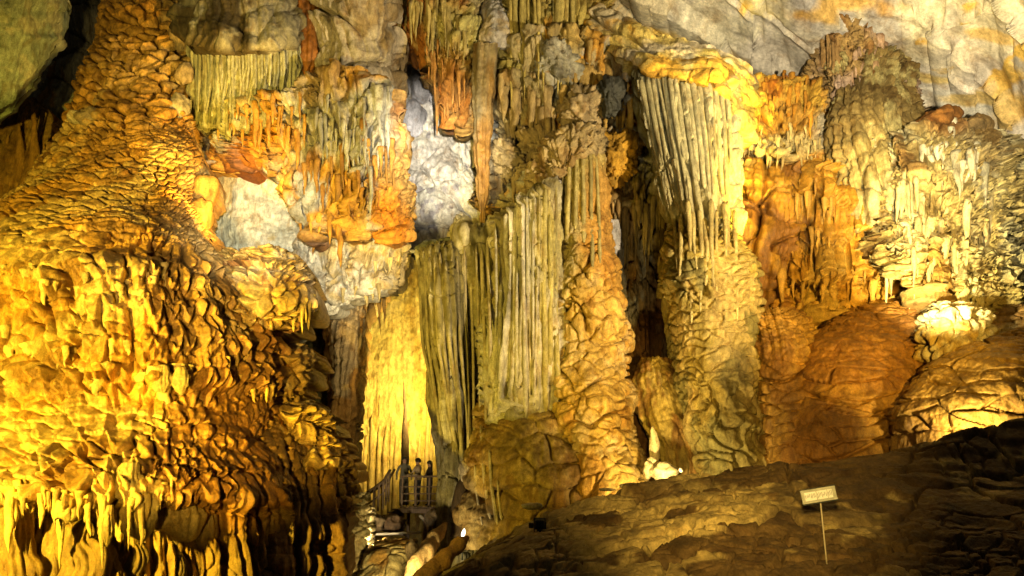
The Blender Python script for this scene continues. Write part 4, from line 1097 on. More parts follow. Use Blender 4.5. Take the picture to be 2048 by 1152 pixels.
for k, x in enumerate([990, 1003, 1014, 1026, 1035, 1047, 1056, 1068, 1079, 1090, 1101, 1110]):
    a = (x - 982) / 138.0
    Yr = 26.45 - 0.75 * math.sqrt(max(0, 1 - (2 * a - 1) ** 2)) - 0.35 * (1 - abs(2 * a - 1))
    yt = np.interp(x, [982, 1030, 1060, 1110], [448, 412, 385, 356]) + 4
    c = np.array((0.50, 0.46, 0.36)) * r.uniform(0.75, 1.15) if k < 8 else np.array((0.42, 0.36, 0.17)) * r.uniform(0.8, 1.1)
    yt = yt + (r.uniform(40, 160) if k % 3 == 1 else 0)
    yb = r.uniform(560, 760) if k % 4 == 2 else r.uniform(790, 835)
    rib(fc, [(x + r.uniform(-3, 3), yt, Yr + 0.1), (x + r.uniform(-4, 4), (yt + yb) / 2, Yr), (x + 0.04 * (x - 1000) + r.uniform(-7, 6), yb, Yr)], r.uniform(4, 12), r.uniform(4, 14), tuple(c * 0.85), 400 + k, 'rib', 10, n=26)
for k, x in enumerate([838, 848, 858, 869, 880, 891, 902, 913, 924]):
    a = (x - 830) / 100.0
    Yr = 27.15 - 1.1 * math.sqrt(max(0, 1 - (2 * a - 1) ** 2)) - 0.03
    rib(fc, [(x, 505 + r.uniform(0, 30), Yr), (x + 8, 690, Yr - 0.15), (x * 0.62 + 375 - r.uniform(0, 6), r.uniform(880, 1050), Yr - 0.35)], r.uniform(5, 8), r.uniform(6, 10), tuple(np.array((0.35, 0.30, 0.18)) * r.uniform(0.6, 1.2)), 420 + k, 'rib', 8, n=26)
for k, x in enumerate([928, 940, 952, 964, 975]):
    Yr = 26.35 + 0.004 * abs(x - 955)
    rib(fc, [(x, 470 + r.uniform(0, 60), Yr), (x + 6, 700, Yr - 0.1), (x + 10, r.uniform(850, 1050), Yr - 0.2)], r.uniform(5, 9), r.uniform(5, 9), tuple(np.array((0.40, 0.34, 0.22)) * r.uniform(0.7, 1.2)), 440 + k, 'rib', 8, n=26)
# small dark rocks lying on the broken column top
for k, (x, y, w, h) in enumerate([(862, 496, 26, 15), (892, 488, 20, 14), (846, 502, 14, 12)]):
    c = at(x, y, 27.2); s = 27.6 / FPX
    tag(boulder('rock', c, (w * s, w * s, h * s), (0.13, 0.13, 0.09), 450 + k, None, None, 0.3, (20, 28)), ['widest dark rock lying on the broken top of the fluted column', 'right one of the dark rocks on the broken column top', 'smallest dark rock at the left rim of the broken column top'][k], 'rock', 'rocks on the column top')

# base of rippled flowstone under them
fb = thing('rippled_flowstone', 'dim brown flowstone base with branching cracks under the fluted columns', 'flowstone', at(1090, 1060, 25.5))
span_rows('body', [(776, 990, 1120, 27.0, .5), (800, 960, 1150, 26.6, 1.2), (850, 945, 1200, 26.2, 1.9), (910, 938, 1240, 25.8, 2.3), (980, 935, 1270, 25.5, 2.5), (1100, 930, 1290, 25.2, 2.6)],
          [cells(1.3, 0.7, 0.16, 0.14, 0.07, 0.2, 241, 0.6), flutes(0.4, 0.06, 242, 0.5, 0.7, 0.3, False), rock(0.35, 0.35, 5, 243)],
          paint((0.22, 0.15, 0.065), [((0.14, 0.08, 0.03), 0.5, 0.1, 0.3, 0.5), ((0.34, 0.25, 0.12), 0.6, 0.35, 0.2, 0.5)], (), 0.28, 244), None, fb, 1.6, edge=4)
sl = thing('stalagmite', 'dark stalagmite with a pale tip at the foot of the fluted columns', 'stalagmite', at(925, 1065, 25))
drip(sl, 925, 1075, 940, 24.9, 46, (0.07, 0.045, 0.025), 460, 'shaft', 8, True, 18)
boulder('tip', at(931, 940, 24.8), (0.22, 0.2, 0.28), (0.55, 0.45, 0.32), 461, None, sl, 0.3, (18, 26))
for k, (x, y0, y1, w, bend) in enumerate([(962, 850, 1040, 9, 20), (978, 900, 1050, 8, 18), (950, 930, 1050, 7, 14), (995, 960, 1040, 6, 8)]):
    rib(fb, [(x, y0, 24.4), (x + bend * 0.3, (y0 + y1) / 2, 24.2), (x + bend, y1, 23.9)], w * 0.7, w, (0.36, 0.30, 0.20), 465 + k, 'root_rib', 8)

# ------------------------------------------------------------------ the orange cracked column
oc = thing('cracked_column', 'tall orange-lit column with a domed fluted head and blocky cracked trunk', 'column', at(1190, 985, 26))


def oc_relief(g):
    up = 1 - sst(400, 470, g.PY)
    return (up * flutes(0.22, 0.12, 251, 0.3, 0.75, 0.2)(g) + (1 - up) * (cells(0.62, 0.5, 0.06, 0.20, 0.07, 0.03, 252, 0.55, 0.25)(g) + cells(2.0, 1.5, 0.18, 0.24, 0.04, 0.08, 253, 0.6, 0.5)(g))
            + 0.22 * fbm(g.P, 0.4, 3, 254) + 0.03 * fbm(g.P, 3.0, 3, 255))


span_rows('trunk', [(262, 1150, 1178, 26.6, .3), (275, 1128, 1194, 26.5, .8), (310, 1118, 1204, 26.4, 1.1), (400, 1110, 1214, 26.2, 1.3), (480, 1108, 1222, 26.1, 1.4), (560, 1106, 1238, 26.0, 1.5), (640, 1104, 1252, 25.9, 1.6), (700, 1105, 1254, 25.9, 1.6),
                    (740, 1108, 1250, 25.8, 1.7), (800, 1112, 1264, 25.6, 1.9), (850, 1118, 1250, 25.4, 2.0), (900, 1130, 1266, 25.2, 2.2), (950, 1140, 1276, 25.0, 2.3), (1060, 1150, 1284, 24.8, 2.4)],
          [oc_relief], paint((0.48, 0.33, 0.12), [((0.38, 0.22, 0.07), 0.5, 0.1, 0.3, 0.5), ((0.50, 0.37, 0.18), 0.6, 0.3, 0.2, 0.5)],
                             [(1150, 330, 60, 90, (0.40, 0.35, 0.16), 0.8), (1200, 440, 30, 120, (0.50, 0.27, 0.09), 0.7), (1130, 480, 30, 120, (0.44, 0.40, 0.26), 0.6)], 0.2, 256), None, oc, 1.4, step=1.7, edge=3)
for k, (x, w) in enumerate([(1128, 8), (1140, 10), (1153, 9), (1166, 11), (1180, 9), (1192, 8)]):
    a = (x - 1110) / 104.0
    Yr = 26.3 - 1.2 * math.sqrt(max(0, 1 - (2 * a - 1) ** 2))
    rib(oc, [(x, 285 + abs(x - 1160) * 0.4, Yr + 0.2), (x + 0.1 * (x - 1160), 380, Yr), (x + 0.25 * (x - 1160), r.uniform(440, 560), Yr - 0.05)], w * 0.7, w, tuple(np.array((0.44, 0.37, 0.18)) * r.uniform(0.8, 1.1)), 470 + k, 'rib', 8)
# mantle over its head
span_cols('mantle', [(1062, 340, 385, 26.4, 26.6), (1085, 300, 372, 26.0, 26.2), (1120, 262, 345, 25.6, 25.8), (1150, 246, 300, 25.5, 25.6), (1180, 250, 290, 25.7, 25.8), (1200, 262, 300, 26.2, 26.2)],
          [cells(0.6, 0.9, 0.2, 0.14, 0.12, 0.2, 258, 0.6), flutes(0.2, 0.12, 259, 0.6, 0.7, 0.6, False)], paint((0.42, 0.33, 0.19), [((0.28, 0.19, 0.09), 0.6, 0.2, 0.2, 0.4)], (), 0.3, 260), None, oc, 1.2, teeth=(11, 26, 29), bulge=0.5)

# ------------------------------------------------------------------ the big yellow-green column
gc = thing('giant_column', 'massive column with pale fluted upper half and yellow-green scaly trunk', 'column', at(1440, 930, 25.5))
span_rows('curtain', [(126, 1320, 1420, 26.6, .4), (140, 1272, 1450, 26.4, .9), (200, 1284, 1468, 26.2, 1.2), (300, 1308, 1471, 26.0, 1.3), (400, 1330, 1472, 25.9, 1.3), (440, 1340, 1473, 25.9, 1.2), (520, 1350, 1474, 26.6, .5)],
          [flutes(0.30, 0.26, 261, 0.6, 0.7, 0.3, True, 0.9), cells(1.3, 1.2, 0.10, 0.20, 0.04, 0.12, 262, 0.6, 0.2), rock(0.26, 0.45, 4, 263, (1.5, 1.5, 0.5))],
          paint((0.52, 0.46, 0.27), [((0.36, 0.31, 0.16), 0.6, 0.15, 0.25, 0.2)], [(1300, 250, 40, 140, (0.42, 0.39, 0.27), 0.7)], 0.2, 264), None, gc, 1.4)
for k in range(16):
    a = (k + 0.5) / 16
    xt = 1275 + a * 185; xb = 1344 + a * 126
    Yr = 26.1 - 1.22 * math.sqrt(max(0, 1 - (2 * a - 1) ** 2)) - 0.12
    yt = 146 + r.uniform(0, 12) + (0 if a < 0.8 else 20); yb = r.uniform(300, 485)
    tb = (yb - 140) / 330.0
    rib(gc, [(xt, yt, Yr + 0.15), (xt + (xb - xt) * tb * 0.5, (yt + yb) / 2, Yr), (xt + (xb - xt) * tb, yb, Yr - 0.05)], r.uniform(7, 13), r.uniform(5, 10), tuple(np.array((0.54, 0.48, 0.28)) * r.uniform(0.75, 1.1)), 480 + k, 'rib', 10, n=24)


def gc_relief(g):
    low = sst(740, 800, g.PY)
    return ((1 - low) * cells(0.62, 0.33, 0.06, 0.22, 0.075, 0.05, 271, 0.6, 0.35)(g) + low * (cells(0.55, 0.9, 0.16, 0.26, 0.11, 0.08, 272, 0.5, 0.6)(g))
            + tiers([930, 850, 770, 560, 470], 0.22, 0.3, 0.6, 273, 0.15, 0.4, 62)(g) + 0.28 * fbm(g.P, 0.35, 3, 274) + 0.03 * fbm(g.P, 3.0, 3, 275))


span_rows('trunk', [(446, 1352, 1470, 25.9, .9), (470, 1338, 1482, 25.7, 1.5), (520, 1340, 1494, 25.5, 1.7), (580, 1344, 1505, 25.4, 1.8), (660, 1348, 1508, 25.3, 1.9), (740, 1350, 1514, 25.2, 2.0), (800, 1354, 1520, 25.1, 2.0), (860, 1372, 1534, 25, 1.9), (925, 1390, 1545, 24.9, 1.7), (1010, 1390, 1550, 24.9, 1.7)],
          [gc_relief], paint((0.52, 0.40, 0.17), [((0.42, 0.32, 0.11), 0.5, 0.1, 0.3, 0.6), ((0.24, 0.20, 0.08), 0.7, 0.45, 0.2, 0.5)], [(1450, 880, 90, 70, (0.22, 0.19, 0.08), 0.7), (1470, 790, 40, 90, (0.20, 0.15, 0.06), 0.5)], 0.22, 276), None, gc, 1.4, step=1.7, edge=4)
span_rows('apron', [(715, 1285, 1345, 26.2, .5), (760, 1280, 1356, 25.8, 1.0), (830, 1290, 1380, 25.5, 1.2), (880, 1318, 1394, 25.3, 1.2), (930, 1338, 1394, 25.2, 1.2), (1010, 1346, 1396, 25.2, 1.2)],
          [flutes(0.26, 0.10, 281, 0.4, 0.7, 0.3), cells(0.8, 1.2, 0.12, 0.08, 0.08, 0.1, 282, 0.5), rock(0.12, 0.6, 5, 283)],
          paint((0.34, 0.21, 0.08), [((0.20, 0.11, 0.04), 0.6, 0.2, 0.25, 0.25), ((0.42, 0.32, 0.12), 0.6, 0.35, 0.2, 0.3)], (), 0.28, 284), None, gc, 1.2, edge=3)

for k in range(11):
    x = 1352 + k * 12 + r.uniform(-4, 4)
    y0 = r.uniform(395, 440); y1 = r.uniform(500, 660)
    rib(gc, [(x - 2, y0, 25), (x + r.uniform(-3, 3), min(490, (y0 + y1) / 2), 24.6), (x + r.uniform(-5, 8), y1, 24.2)], r.uniform(7, 13), r.uniform(3, 7), tuple(np.array((0.54, 0.44, 0.21)) * r.uniform(0.75, 1.1)), 570 + k, 'drip_rib', 10, n=24)
rl = thing('roof_ledge', 'pale yellow roof ledge that caps the giant column and runs down its right side', 'rock', at(1380, 130, 26))
span_cols('body', [(1165, 20, 70, 28, 27.6), (1230, 40, 112, 27, 26.4), (1300, 62, 140, 26.4, 25.2), (1360, 84, 150, 26, 24.8), (1420, 100, 152, 25.8, 24.6), (1455, 118, 185, 25.8, 24.8), (1480, 150, 250, 26, 25.4), (1500, 190, 290, 26.6, 26.2), (1512, 225, 270, 27.4, 27.2)],
          [cells(2.6, 1.2, 0.3, 0.15, 0.05, 0.4, 288, 0.6), rock(0.25, 0.5, 5, 289)], paint((0.66, 0.52, 0.20), [((0.60, 0.52, 0.36), 0.3, 0.1, 0.4, 1), ((0.58, 0.36, 0.10), 0.4, 0.35, 0.3, 1)], [(1485, 220, 40, 60, (0.62, 0.45, 0.12), 0.8)], 0.14, 290), None, rl, 2.0, edge=5, bulge=0.3)  # base colour yellowed and brightened for the lamplit edge

# ------------------------------------------------------------------ right: amber hanging masses
am = thing('amber_mass', 'amber hanging mass with a rounded top and combed folds, right of the giant column', 'drapery', at(1620, 640, 28))
AMC = paint((0.54, 0.36, 0.12), [((0.46, 0.26, 0.07), 0.45, 0.1, 0.3, 0.3), ((0.24, 0.12, 0.04), 0.7, 0.45, 0.2, 0.3)], (), 0.25, 291)
amf = [flutes(0.26, 0.14, 292, 0.6, 0.7, 0.3, False), flutes(0.8, 0.42, 296, 0.7, 0.6, 0.3, False, 0.8), cells(1.7, 1.9, 0.22, 0.24, 0.03, 0.2, 293, 0.6, 0.2), rock(0.3, 0.3, 4, 294)]
span_rows('fold', [(322, 1520, 1570, 28.6, .3), (345, 1496, 1596, 28.4, 1.1), (400, 1480, 1604, 28.1, 1.5), (480, 1476, 1600, 28, 1.5), (560, 1486, 1588, 28, 1.3), (620, 1494, 1560, 28, 1.0), (650, 1505, 1545, 28.1, .5)], amf, AMC, M_WET, am, 1.8, edge=5)
span_cols('fold', [(1560, 360, 600, 28.2, 27.9), (1590, 330, 640, 27.8, 27.4), (1620, 330, 646, 27.4, 27), (1660, 350, 625, 27.2, 26.8), (1700, 370, 610, 27.2, 26.8), (1740, 400, 596, 27.4, 27), (1775, 450, 590, 27.8, 27.4), (1800, 520, 585, 28.2, 28)],
          amf + [tiers([7.0, 8.4, 9.9, 11.5, 13], 0.5, 0.5, 0.9, 295, 0.12, 0.5)], AMC, M_WET, am, 1.8, teeth=(13, 34, 33), bulge=0.8)
for (pts, n, ln, w, sd) in [([(1590, 450, 26.8), (1630, 440, 26.4), (1665, 430, 26.4)], 12, (15, 45), (9, 16), 81), ([(1560, 600, 27), (1620, 620, 26.2), (1690, 600, 26.1), (1760, 580, 26.4)], 18, (15, 45), (10, 18), 82), ([(1600, 320, 27.4), (1640, 330, 27.2), (1690, 340, 27.2)], 12, (40, 110), (8, 14), 83)]:
    fringe(am, pts, n, ln, w, (0.50, 0.31, 0.10), sd, mat=M_WET, up0=30)
od = thing('orange_shelf', 'bright orange ragged shelf of drips with a pale fringe, right of the giant column top', 'drapery', at(1565, 320, 28.5))
span_cols('curtain', [(1466, 190, 320, 28.6, 28.8), (1485, 175, 300, 28.2, 28.4), (1530, 165, 300, 27.8, 27.6), (1580, 165, 310, 27.6, 27.4), (1625, 175, 325, 27.6, 27.4), (1655, 200, 330, 28, 27.8), (1672, 230, 310, 28.6, 28.4)],
          [flutes(0.3, 0.28, 301, 0.9, 0.7, 0.5, False, 0.9), cells(0.7, 0.9, 0.22, 0.16, 0.14, 0.24, 302, 0.6), rock(0.3, 0.4, 5, 303)],
          paint(C_ORANGE, [((0.58, 0.36, 0.10), 0.5, 0.1, 0.3, 0.4), ((0.34, 0.14, 0.04), 0.7, 0.4, 0.2, 0.4)], [(1560, 300, 90, 28, (0.52, 0.44, 0.24), 0.9), (1640, 270, 24, 50, (0.60, 0.54, 0.40), 0.8)], 0.25, 304), None, od, 1.6, teeth=(9, 22, 35), bulge=0.7)
fringe(od, [(1485, 300, 27.6), (1540, 300, 26.9), (1600, 305, 26.6), (1660, 320, 27)], 30, (12, 40), (6, 11), (0.50, 0.40, 0.2), 84, up0=22)
fringe(od, [(1500, 200, 27.4), (1560, 190, 26.9), (1630, 200, 27)], 22, (25, 80), (8, 15), (0.52, 0.26, 0.07), 85, up0=22)
sp = thing('spire_drapery', 'narrow brown spire of drips hanging from the ceiling above the olive cone', 'drapery', at(1680, 60, 27.5))
span_cols('curtain', [(1636, 20, 250, 28.6, 28.2), (1655, -20, 330, 28.2, 27.8), (1675, -30, 200, 27.8, 27.4), (1700, -30, 165, 27.8, 27.2), (1730, 0, 190, 28, 27.2), (1770, 40, 200, 28.4, 27.4), (1810, 80, 210, 28.8, 27.6), (1835, 120, 220, 29.2, 28.2)],
          [flutes(0.3, 0.3, 311, 0.5, 0.7, 0.3, False, 0.8), rock(0.3, 0.4, 5, 312)], paint((0.36, 0.24, 0.11), [((0.44, 0.32, 0.24), 0.5, 0.1, 0.3, 0.3), ((0.22, 0.12, 0.05), 0.7, 0.3, 0.2, 0.3)], (), 0.28, 313), None, sp, 1.6, teeth=(12, 50, 37), bulge=0.5)
fringe(sp, [(1700, 140, 26.8), (1760, 150, 26.6), (1830, 180, 26.9)], 22, (20, 60), (9, 16), (0.46, 0.32, 0.22), 86, up0=50)
fringe(sp, [(1720, 165, 26.8), (1780, 185, 26.6), (1830, 205, 26.9)], 16, (30, 90), (8, 15), (0.42, 0.28, 0.17), 88, up0=60)
fringe(sp, [(1645, 100, 27.4), (1670, 60, 27), (1700, 50, 26.8)], 9, (90, 240), (9, 16), (0.38, 0.24, 0.11), 87, up0=40)
oc2 = thing('olive_cone', 'dark olive cone of rippled flowstone hanging over the pale stalactite cluster', 'flowstone', at(1750, 400, 27))
span_rows('body', [(85, 1680, 1790, 28.4, .8), (165, 1676, 1810, 27.6, 1.2), (220, 1672, 1826, 27, 1.5), (280, 1668, 1846, 26.9, 1.6), (340, 1676, 1850, 26.8, 1.6), (420, 1690, 1850, 26.8, 1.5), (500, 1730, 1850, 26.8, 1.4), (560, 1770, 1850, 26.9, 1.2)],
          [flutes(0.32, 0.30, 321, 0.7, 0.7, 0.4, False, 0.9), cells(0.9, 2.2, 0.12, 0.16, 0.06, 0.1, 322, 0.6, 0.1), rock(0.3, 0.5, 5, 323)],
          paint((0.25, 0.18, 0.075), [((0.15, 0.10, 0.04), 0.5, 0.1, 0.3, 0.4), ((0.44, 0.37, 0.18), 0.7, 0.4, 0.2, 0.4)], [(1770, 340, 90, 60, (0.46, 0.38, 0.18), 0.7), (1790, 430, 90, 90, (0.60, 0.54, 0.32), 0.8)], 0.28, 324), None, oc2, 1.6, edge=4)
pc = thing('pale_cluster', 'pale cream cluster of stalactites lit bright yellow-white on the far right', 'stalactites', at(1880, 640, 26))
PCC = paint((0.62, 0.55, 0.34), [((0.48, 0.38, 0.18), 0.5, 0.2, 0.25, 0.4), ((0.22, 0.14, 0.06), 0.7, 0.5, 0.15, 0.5)], [(1890, 240, 60, 40, (0.30, 0.14, 0.05), 0.8), (1950, 300, 50, 60, (0.26, 0.18, 0.08), 0.7), (1850, 540, 40, 60, (0.50, 0.32, 0.11), 0.6)], 0.22, 331)
span_cols('body', [(1715, 310, 400, 27, 26.8), (1745, 300, 450, 26.4, 26.2), (1790, 290, 520, 26, 25.6), (1830, 250, 560, 25.6, 25.2), (1880, 235, 610, 25.4, 25), (1930, 240, 625, 25.4, 25), (1970, 250, 615, 25.5, 25.1), (1990, 262, 605, 25.6, 25.2), (2004, 285, 590, 25.9, 25.6), (2012, 320, 560, 26.4, 26.2)],
          [cells(0.6, 1.3, 0.14, 0.18, 0.10, 0.12, 332, 0.6, 0.2), tiers([600, 520, 440, 370, 310, 250], 0.5, 0.30, 1.2, 333, 0.14, 0.5, 62), flutes(0.34, 0.28, 334, 0.8, 0.7, 0.5, False, 0.9), rock(0.35, 0.4, 5, 335)], PCC, None, pc, 0.7, teeth=(12, 55, 39), bulge=0.7, curl=0.1)
for (pts, n, ln, w, cc, sd) in [([(1730, 370, 25.8), (1800, 400, 25.2), (1850, 400, 24.8)], 26, (25, 120), (7, 16), (0.56, 0.47, 0.28), 91), ([(1760, 470, 25.4), (1830, 500, 24.6), (1900, 500, 24.3), (1985, 480, 24.6)], 34, (25, 130), (8, 18), (0.56, 0.47, 0.28), 92),
                                ([(1850, 590, 24.3), (1910, 620, 24.1), (1985, 590, 24.4)], 12, (20, 70), (12, 24), (0.60, 0.50, 0.28), 93), ([(1840, 310, 25), (1890, 330, 24.6), (1970, 330, 24.8)], 16, (20, 60), (12, 24), (0.60, 0.54, 0.38), 94)]:
    fringe(pc, pts, n, ln, w, cc, sd, up0=35)
for k, (x, y, w, h, Y, cc) in enumerate([(1905, 305, 26, 32, 24.7, (0.62, 0.55, 0.38)), (1855, 295, 24, 24, 24.9, (0.60, 0.52, 0.36)), (1880, 245, 40, 30, 25.2, (0.30, 0.14, 0.05)), (1945, 270, 36, 36, 25.2, (0.28, 0.19, 0.09))]):
    c = at(x, y, Y); s = 25.5 / FPX
    boulder('knob', c, (w * s, w * s, h * s), cc, 500 + k, None, pc, 0.35, (30, 44))
wb = thing('stalagmite_boss', 'fat cream stalagmite boss glowing behind the right crest, under the pale cluster', 'stalagmite', at(1905, 740, 23))
span_rows('body', [(612, 1885, 1930, 23.8, .4), (630, 1862, 1955, 23.6, 1.0), (670, 1852, 1970, 23.3, 1.3), (710, 1856, 1966, 23.1, 1.3), (750, 1862, 1935, 23, 1.1), (800, 1866, 1930, 23, 1.0)],
          [cells(0.6, 0.7, 0.24, 0.2, 0.12, 0.2, 341, 0.5), flutes(0.24, 0.10, 342, 0.5, 0.7, 0.4, False), rock(0.15, 0.6, 5, 343)], paint((0.60, 0.52, 0.34), [((0.46, 0.32, 0.12), 0.6, 0.2, 0.25, 0.5)], (), 0.2, 344), None, wb, 1.2, edge=4)
rw = thing('ochre_drapery', 'ochre draped rock at the far right edge, behind the pale cluster', 'drapery', at(2030, 600, 29))
span_cols('curtain', [(1985, 430, 600, 29, 28.6), (2010, 405, 610, 28.6, 28), (2060, 400, 615, 28.2, 27.6), (2140, 420, 620, 28, 27.4), (2260, 430, 640, 27.6, 27)],
          [flutes(0.5, 0.24, 351, 0.6, 0.7, 0.3, False), cells(1.0, 0.8, 0.2, 0.16, 0.1, 0.2, 352, 0.5), rock(0.25, 0.5, 5, 353)], paint((0.40, 0.30, 0.12), [((0.30, 0.26, 0.13), 0.5, 0.1, 0.3, 0.5)], (), 0.25, 354), None, rw, 1.6)

# ------------------------------------------------------------------ right: rippled mounds
def ripple(seed, a=0.12):
    return [cells(1.2, 0.46, 0.03, a * 1.1, 0.07, 0.03, seed, 0.6, 0.12), cells(3.4, 2.2, 0.12, 0.16, 0.03, 0.06, seed + 2, 0.5), rock(0.16, 0.3, 4, seed + 3), rock(0.03, 2.4, 3, seed + 4)]


hm = thing('rippled_mound', 'amber rippled flowstone mound close to the giant column, with a dark cleft', 'flowstone', at(1580, 920, 24.5))
span_rows('body', [(618, 1530, 1580, 25.6, .5), (640, 1512, 1610, 25.4, 1.2), (690, 1508, 1640, 25.1, 1.7), (760, 1510, 1655, 24.8, 1.9), (830, 1520, 1665, 24.4, 1.9), (900, 1530, 1675, 24.1, 1.9), (1000, 1530, 1690, 24, 1.9)],
          ripple(361) + [masked(flutes(0.3, 0.14, 365, 0.5, 0.7, 0.3, False), band(600, 720, 40))], paint((0.42, 0.25, 0.08), [((0.28, 0.15, 0.05), 0.5, 0.2, 0.3, 0.7)], (), 0.22, 366), M_WET, hm, 1.8, edge=3)
dm = thing('rippled_dome', 'broad amber dome of rippled flowstone, the largest on the right', 'flowstone', at(1740, 900, 23))
span_rows('body', [(592, 1800, 1846, 26.0, .4), (610, 1725, 1862, 25.6, 1.0), (640, 1660, 1868, 25.2, 1.5), (690, 1606, 1874, 24.8, 2.0), (750, 1580, 1880, 24.4, 2.2), (820, 1566, 1886, 24.0, 2.3), (890, 1560, 1890, 23.7, 2.3), (1000, 1560, 1890, 23.5, 2.3)],
          ripple(371, 0.15), paint((0.40, 0.22, 0.065), [((0.26, 0.13, 0.04), 0.4, 0.15, 0.3, 0.8)], [(1840, 640, 40, 60, (0.18, 0.09, 0.04), 0.6)], 0.2, 372), M_WET, dm, 2.2, step=1.9)
fm = thing('cracked_mound', 'brown rippled mound at the right edge with a bright lit patch at its foot', 'flowstone', at(1960, 850, 20.5))
span_rows('body', [(655, 2040, 2400, 22.6, .6), (690, 1950, 2420, 22.2, 1.6), (725, 1890, 2430, 21.9, 1.9), (780, 1830, 2430, 21.6, 2.0), (830, 1800, 2430, 21.4, 2.0), (900, 1790, 2430, 21.3, 2.0), (980, 1790, 2430, 21.3, 2.0)],
          ripple(381, 0.15), paint((0.38, 0.24, 0.085), [((0.24, 0.14, 0.05), 0.4, 0.2, 0.3, 0.8)], (), 0.2, 382), M_WET, fm, 2, edge=3)
km = thing('brown_mound', 'low brown mound between the cream boss and the right edge', 'flowstone', at(2020, 690, 24))
span_rows('body', [(592, 2010, 2300, 25.5, .8), (620, 1975, 2320, 25, 1.6), (680, 1950, 2330, 24.4, 2.0), (760, 1940, 2330, 24.2, 2.0)], ripple(391), paint((0.26, 0.16, 0.07), [((0.34, 0.26, 0.15), 0.5, 0.2, 0.2, 0.8)], (), 0.2, 392), M_WET, km, 1.6)
for k, (x, y, w, h, Y, lab) in enumerate([(1702, 634, 14, 10, 25.5, 'small cream rock on the crest of the amber dome, left of the brighter one'), (1812, 597, 26, 11, 25.6, 'flat bright cream rock on top of the amber dome')]):
    c = at(x, y, Y); s = 25.5 / FPX
    boulder('crest_rock', c, (w * s, w * s, h * s), (0.58, 0.50, 0.34), 510 + k, None, None, 0.3, (18, 26), None, lab, 'rock', 'rocks on the dome crest')

# ------------------------------------------------------------------ bright little boulders by the lamp in the gap
for k, (x, y, w, h, Y, lab) in enumerate([(1309, 896, 10, 32, 23.4, 'thin upright bright stone standing in the gap between the big columns'), (1297, 940, 11, 16, 22.8, 'small rounded bright stone left of the yellow boulder by the hidden lamp'),
                                          (1328, 942, 26, 17, 22.6, 'glowing yellow boulder at the foot of the giant column'), (1305, 922, 9, 8, 22.9, 'tiny bright stone under the thin upright one')]):
    c = at(x, y, Y); s = 24.6 / FPX
    boulder('bright_stone', c, (w * s, w * s, h * s), (0.66, 0.56, 0.34), 520 + k, None, None, 0.28, (20, 28), None, lab, 'rock', 'bright stones by the hidden lamp')
EMPTY_LAMP = None


def emission(name, color, strength):
    m = bpy.data.materials.new(name); m.use_nodes = True
    b = m.node_tree.nodes['Principled BSDF']
    b.inputs['Base Color'].default_value = (*color, 1)
    b.inputs['Emission Color'].default_value = (*color, 1)
    b.inputs['Emission Strength'].default_value = strength
    return m


def on_bank(px, py):
    """the spot on the ground seen at a photo point"""
    Ys = np.linspace(9, 19, 800)
    p = at(np.full(800, px), np.full(800, py), Ys)
    g = ground_z(p[:, 0], p[:, 1])
    k = np.argmax(p[:, 2] < g) if (p[:, 2] < g).any() else len(Ys) - 1
    return np.array([p[k, 0], p[k, 1], g[k]])


# slab-like white stone at the crest by the hidden lamp
for k, (x, y, w, h, Y, lab) in enumerate([(1266, 972, 24, 6, 20.4, 'flat white-lit slab on the crest left of the yellow boulder'), (1215, 979, 16, 3, 20.0, 'thin dim slab on the crest, left of the white slab'), (1362, 940, 4, 5, 21.0, 'tiny pink-white pebble right of the yellow boulder'),
                                          (1065, 1013, 20, 7, 18.4, 'small tan rock on the crest above the black floodlight')]):
    c = at(x, y, Y); s = Y / FPX
    boulder('slab', c, (w * s, w * s * 0.7, h * s), (0.68, 0.60, 0.46), 530 + k, None, None, 0.2, (18, 26), None, lab, 'rock')

# ------------------------------------------------------------------ rocks in the pit below the stairs
kp = thing('knobbly_pillar', 'narrow knobbly pillar lit from below, left of the stairs', 'rock', at(712, 1152, 27))
span_rows('body', [(985, 712, 728, 27.6, .3), (1020, 702, 732, 27.3, .5), (1070, 694, 735, 27, .6), (1130, 690, 732, 26.8, .7), (1220, 688, 730, 26.8, .7)],
          [cells(0.3, 0.28, 0.16, 0.2, 0.14, 0.1, 401, 0.5), rock(0.15, 0.8, 4, 402)], paint((0.52, 0.42, 0.22), [(C_BROWN, 1.0, 0.3, 0.2, 0.5)], (), 0.25, 403), None, kp, 1.0, edge=4, step=1.4)
lb = thing('lit_boulder', 'big yellow-lit boulder at the bottom of the pit under the stairs', 'boulder', at(765, 1160, 26))
span_rows('body', [(1072, 760, 800, 27, .3), (1086, 735, 826, 26.8, .9), (1110, 720, 830, 26.5, 1.3), (1150, 712, 824, 26.2, 1.5), (1230, 710, 820, 26, 1.5)],
          [cells(1.0, 0.6, 0.14, 0.18, 0.09, 0.1, 405, 0.5), rock(0.2, 0.6, 5, 406)], paint((0.56, 0.45, 0.22), [(C_AMBER, 0.6, 0.2, 0.3, 0.8)], (), 0.2, 407), None, lb, 1.0)
W = at([812, 840, 868, 892], [1175, 1120, 1078, 1046], [22.6, 23.2, 24, 24.6])
t4 = np.linspace(0, 1, 22)
Wp = np.stack([np.interp(t4, np.linspace(0, 1, 4), W[:, k]) for k in range(3)], -1)
o = tube('leaning_rock', Wp, np.interp(t4, [0, .3, .8, 1], [.24, .22, .17, .05]) * (1 + 0.2 * noise1(t4 * 7, 4)), None, None, None, 22, (0.48, 0.33, 0.16), 0.3, 540)
tag(o, 'long tan rock leaning like a log right of the lit boulder', 'rock', None, 'thing')
W = at([838, 870, 905, 935], [1175, 1135, 1100, 1075], [19.8, 20.4, 21, 21.6])
Wp = np.stack([np.interp(t4, np.linspace(0, 1, 4), W[:, k]) for k in range(3)], -1)
